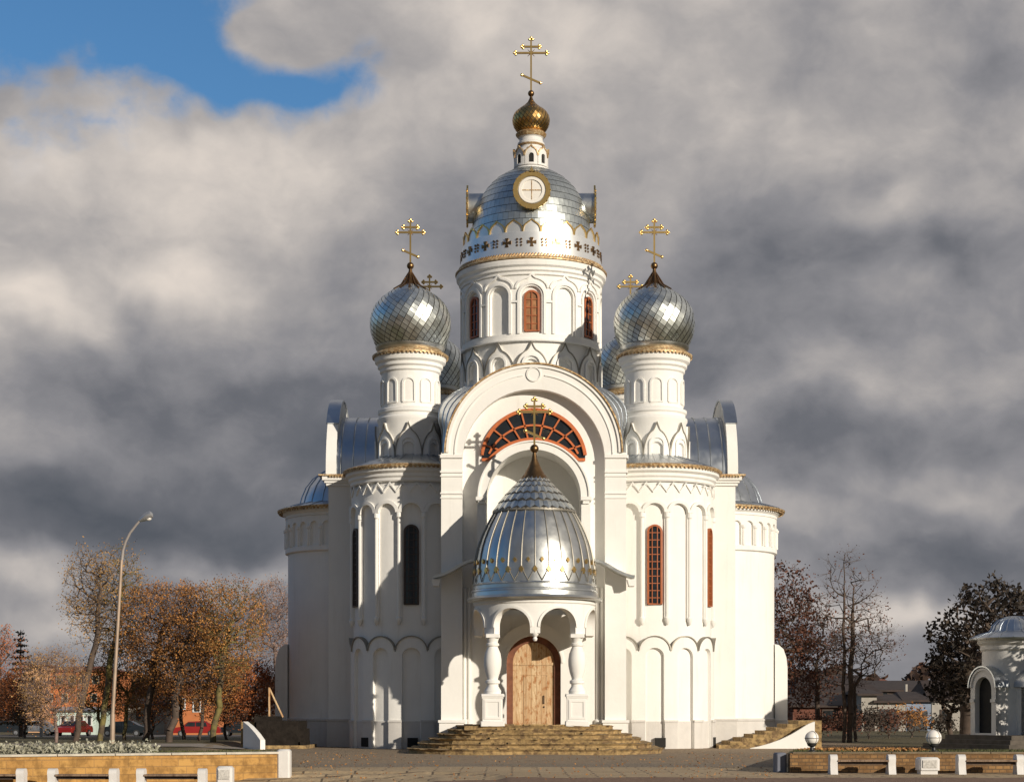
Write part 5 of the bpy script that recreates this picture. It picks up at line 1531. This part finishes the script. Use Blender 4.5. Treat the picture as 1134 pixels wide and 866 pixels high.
mb = MB(); Pz = flat(0, 126.3); mb.prism([(pxX(1006, 126), .2), (pxX(1028, 126), .2), (pxX(1028, 126), zat(787, 126)), (pxX(1006, 126), zat(787, 126))], Pz, 0, .06); mb.build('garage_door', M['ironwork'], t)
t = house('pale_brick_shed', 'pale brick shed with a dark window behind the dark tree', 'shed', 1032, 1068, 815, 774, 752, 127, 7, 'palewall', 'brownroof', .3)
wall_win(t, 1042, 1052, 786, 797, 127, 'glass', 'darkwood')
for i, (px, py, w_, lab, mw) in enumerate([(984, 758, 16, 'tiny pale house with a red roof on the horizon', 'palewall'), (1020, 762, 24, 'far house with a broad orange roof above the blue garage', 'peach'), (945, 757, 18, 'far dark red roofed house behind the bare twin trunks', 'redbrick')]):
    t = house('far_house', lab, 'house', px-w_/2, px+w_/2, 800, py, py-7, 235-i*8, 9, mw, 'redroof', 1)
    wall_win(t, px-2, px+1.5, py+2, py+6, 235-i*8)
t = house('long_barn', 'long dark barn stretching behind all the sheds on the right', 'barn', 876, 1066, 815, 764, 752, 150, 12, 'darkwood', 'brownroof', 1)
for a in (980, 1000, 1042): wall_win(t, a-3, a+3, 766, 772, 150, 'glass', 'darkwood')
ch = thing('chimney_post', (pxX(1010, 131), 131, 0), 'thin pale chimney pole rising behind the blue garage', 'chimney')
mb = MB(); mb.tube([(pxX(1010, 131), 133, 1.5), (pxX(1010, 131), 133, zat(757, 131))], .11, 8); mb.build('flue', M['palewall'], ch)

# cars on the far street
def car(x, y, z, rz, paint, label):
    t = thing('parked_car', (x, y, z), label, 'car', 'cars parked along the far street')
    c_, s_ = cos(rz), sin(rz)
    def T(a, b, h): return (x+a*c_-b*s_, y+a*s_+b*c_, z+h)
    prof = [(-2.1, .35), (-2.12, .62), (-1.95, .82), (-1.25, .92), (-.65, 1.36), (.75, 1.42), (1.45, 1.02), (2.0, .88), (2.1, .62), (2.08, .35)]
    mb = MB(); hw = .82
    for sy in (-1, 1): 
        pts = [T(a, sy*hw*(1 if h < .95 else .86), h) for a, h in prof]
        for i in range(len(pts)-1): mb.q(pts[i], pts[i+1], T(0, sy*hw*.97, .6))
        mb.q(pts[-1], pts[0], T(0, sy*hw*.97, .6))
    for (a, h), (b, g) in zip(prof, prof[1:]):
        f = lambda q: hw*(1 if q < .95 else .86)
        mb.q(T(a, -f(h), h), T(b, -f(g), g), T(b, f(g), g), T(a, f(h), h))
    mb.q(T(-2.1, -hw, .35), T(-2.1, hw, .35), T(2.08, hw, .35), T(2.08, -hw, .35))
    mb.build('body', paint, t, ang=25)
    mb = MB()
    for sy in (-1, 1):
        for a0, a1 in ((-1.05, -.1), (0, .95)):
            mb.q(T(a0, sy*.80, .94), T(a1, sy*.80, .94), T(a1-.12 if a1 > .5 else a1, sy*.765, 1.3), T(a0+.35 if a0 < -.5 else a0, sy*.765, 1.3))
    mb.q(T(-1.22, -.66, .965), T(-1.22, .66, .965), T(-.70, .6, 1.36), T(-.70, -.6, 1.36))
    mb.build('windows', M['glass'], t)
    for a in (-1.3, 1.3):
        for sy in (-1, 1):
            mb = MB(); mb.tube([T(a, sy*.66, .31), T(a, sy*.86, .31)], .31, 14); w_ = mb.build('wheel', M['rubber'], t)
            mb = MB(); mb.tube([T(a, sy*.85, .31), T(a, sy*.875, .31)], .18, 10); mb.build('rim', M['carsilver'], w_)
for px, Y, rz, p, lab in ((4, 168, .05, 'cardark', 'dark car parked at the far left edge'), (82, 166, R(75), 'carred', 'red car parked before the mint green building'),
                          (137, 164, 0, 'cardark', 'dark car between the lamp pole and the pale house'), (218, 160, .1, 'carred', 'red car parked in front of the small orange house'),
                          (40, 172, .0, 'carsilver', 'silver car parked beside the golden brown tree'), (268, 164, .0, 'cardark', 'dark car behind the mossy trunked tree')):
    x = pxX(px, Y); car(x, Y, H(x, Y)+.03, rz, M[p], lab)
for px, lab in ((25, 'short white post at the far left, left one of two'), (46, 'short white post right of the far left one, below the golden brown tree'),):
    Yq = 120; x = pxX(px, Yq)
    t = thing('marker_post', (x, Yq, H(x, Yq)), lab, 'post', 'short whitewashed posts by the street')
    mb = MB(); mb.box((x, Yq, H(x, Yq)+.6), (.22, .22, 1.2), 0, .03); mb.build('post', M['limed'], t)
    mb = MB(); mb.box((x, Yq, H(x, Yq)+1.24), (.28, .28, .08), 0, .02); mb.build('post_cap', M['white'], t)

# ==================================================================== SMALL CHAPEL at the right
CXX, CYY = pxX(1124, 80), 80.0
cz0 = 0.0
chap = thing('chapel', (CXX, CYY, 0), 'small white chapel with a blue dome and a dark arched doorway', 'chapel')
rot = R(-66)
def loc(u, v, z, rot=rot):   # u to the side, v outward along the portal axis (front-left)
    a = rot; fx, fy = sin(a), -cos(a); rx_, ry_ = cos(a), sin(a)
    return (CXX+u*rx_+v*fx, CYY+u*ry_+v*fy, z)
mb = MB()
mb.lathe(CXX, CYY, [(1.42, 0), (1.42, 4.35), (1.50, 4.42), (1.50, 4.6), (1.62, 4.7), (1.62, 4.86), (1.3, 4.9)], 48)
for q in range(4):
    a = rot+q*pi/2
    Pq = lambda u, v, d, a=a: (CXX+u*cos(a)+(1.75+d)*sin(a), CYY+u*sin(a)-(1.75+d)*cos(a), v)
    hw = .86
    ops = [arch(0, .56, .75, 2.65)] if q in (0, 3) else []
    plate(mb, Pq, -hw, hw, 0, lambda u: 2.75+sqrt(max(hw*hw-u*u, 0)), ops, -.3, 0, .1, [hw*cos(pi*i/24) for i in range(25)], back=True)
    ribbon(mb, Pq, arcpts(0, 2.75, hw-.06, 180, 0, 24), .10, 0, .06)
    for s in (-1, 1):
        mb.q(Pq(s*hw, 0, 0), Pq(s*hw, 0, -1.6), Pq(s*hw, 2.75, -1.6), Pq(s*hw, 2.75, 0))
        mb.prism([(s*.70-.14, 2.1), (s*.70+.14, 2.1), (s*.70+.14, 2.24), (s*.70-.14, 2.24)], Pq, 0, .07)
mb.build('chapel_wall', M['white'], chap)
mb = MB()
for q in range(4):
    a = rot+q*pi/2
    Pq = lambda u, v, d, a=a: (CXX+u*cos(a)+(1.75+d)*sin(a), CYY+u*sin(a)-(1.75+d)*cos(a), v)
    ribbon(mb, Pq, arcpts(0, 2.75, .92, 180, 0, 24), .06, -1.3, .10, back=True)
mb.build('arm_roof', M['roof'], chap)
mb = MB(); pr = [(1.92, 4.86), (1.94, 4.92), (1.6, 5.08), (1.15, 5.2), (1.05, 5.28), (.98, 5.48), (.75, 5.72), (.4, 5.86), (.01, 5.9)]
mb.lathe(CXX, CYY, [(1.3, 4.84)]+pr, 48)
for k in range(20):
    a = 2*pi*k/20; mb.tube([(CXX+(r+.01)*sin(a), CYY-(r+.01)*cos(a), z+.01) for r, z in pr], .02, 4)
mb.build('dome', M['roof'], chap)
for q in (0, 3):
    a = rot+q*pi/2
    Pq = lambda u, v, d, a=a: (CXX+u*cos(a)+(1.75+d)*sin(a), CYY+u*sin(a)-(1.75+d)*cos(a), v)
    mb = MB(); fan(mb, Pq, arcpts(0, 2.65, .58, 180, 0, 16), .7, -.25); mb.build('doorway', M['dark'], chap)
mb = MB()
for k in range(4): mb.box((CXX-.4, CYY-.6, .1+.19*k-.1), (6.6-.7*k, 5.6-.7*k, .2), rot)
mb.build('chapel_steps', mat('shade_toned_stone', (.09, .075, .06), .9, var=.3, vscale=3), chap)  # dark base colour puts the shade on these steps into the stone
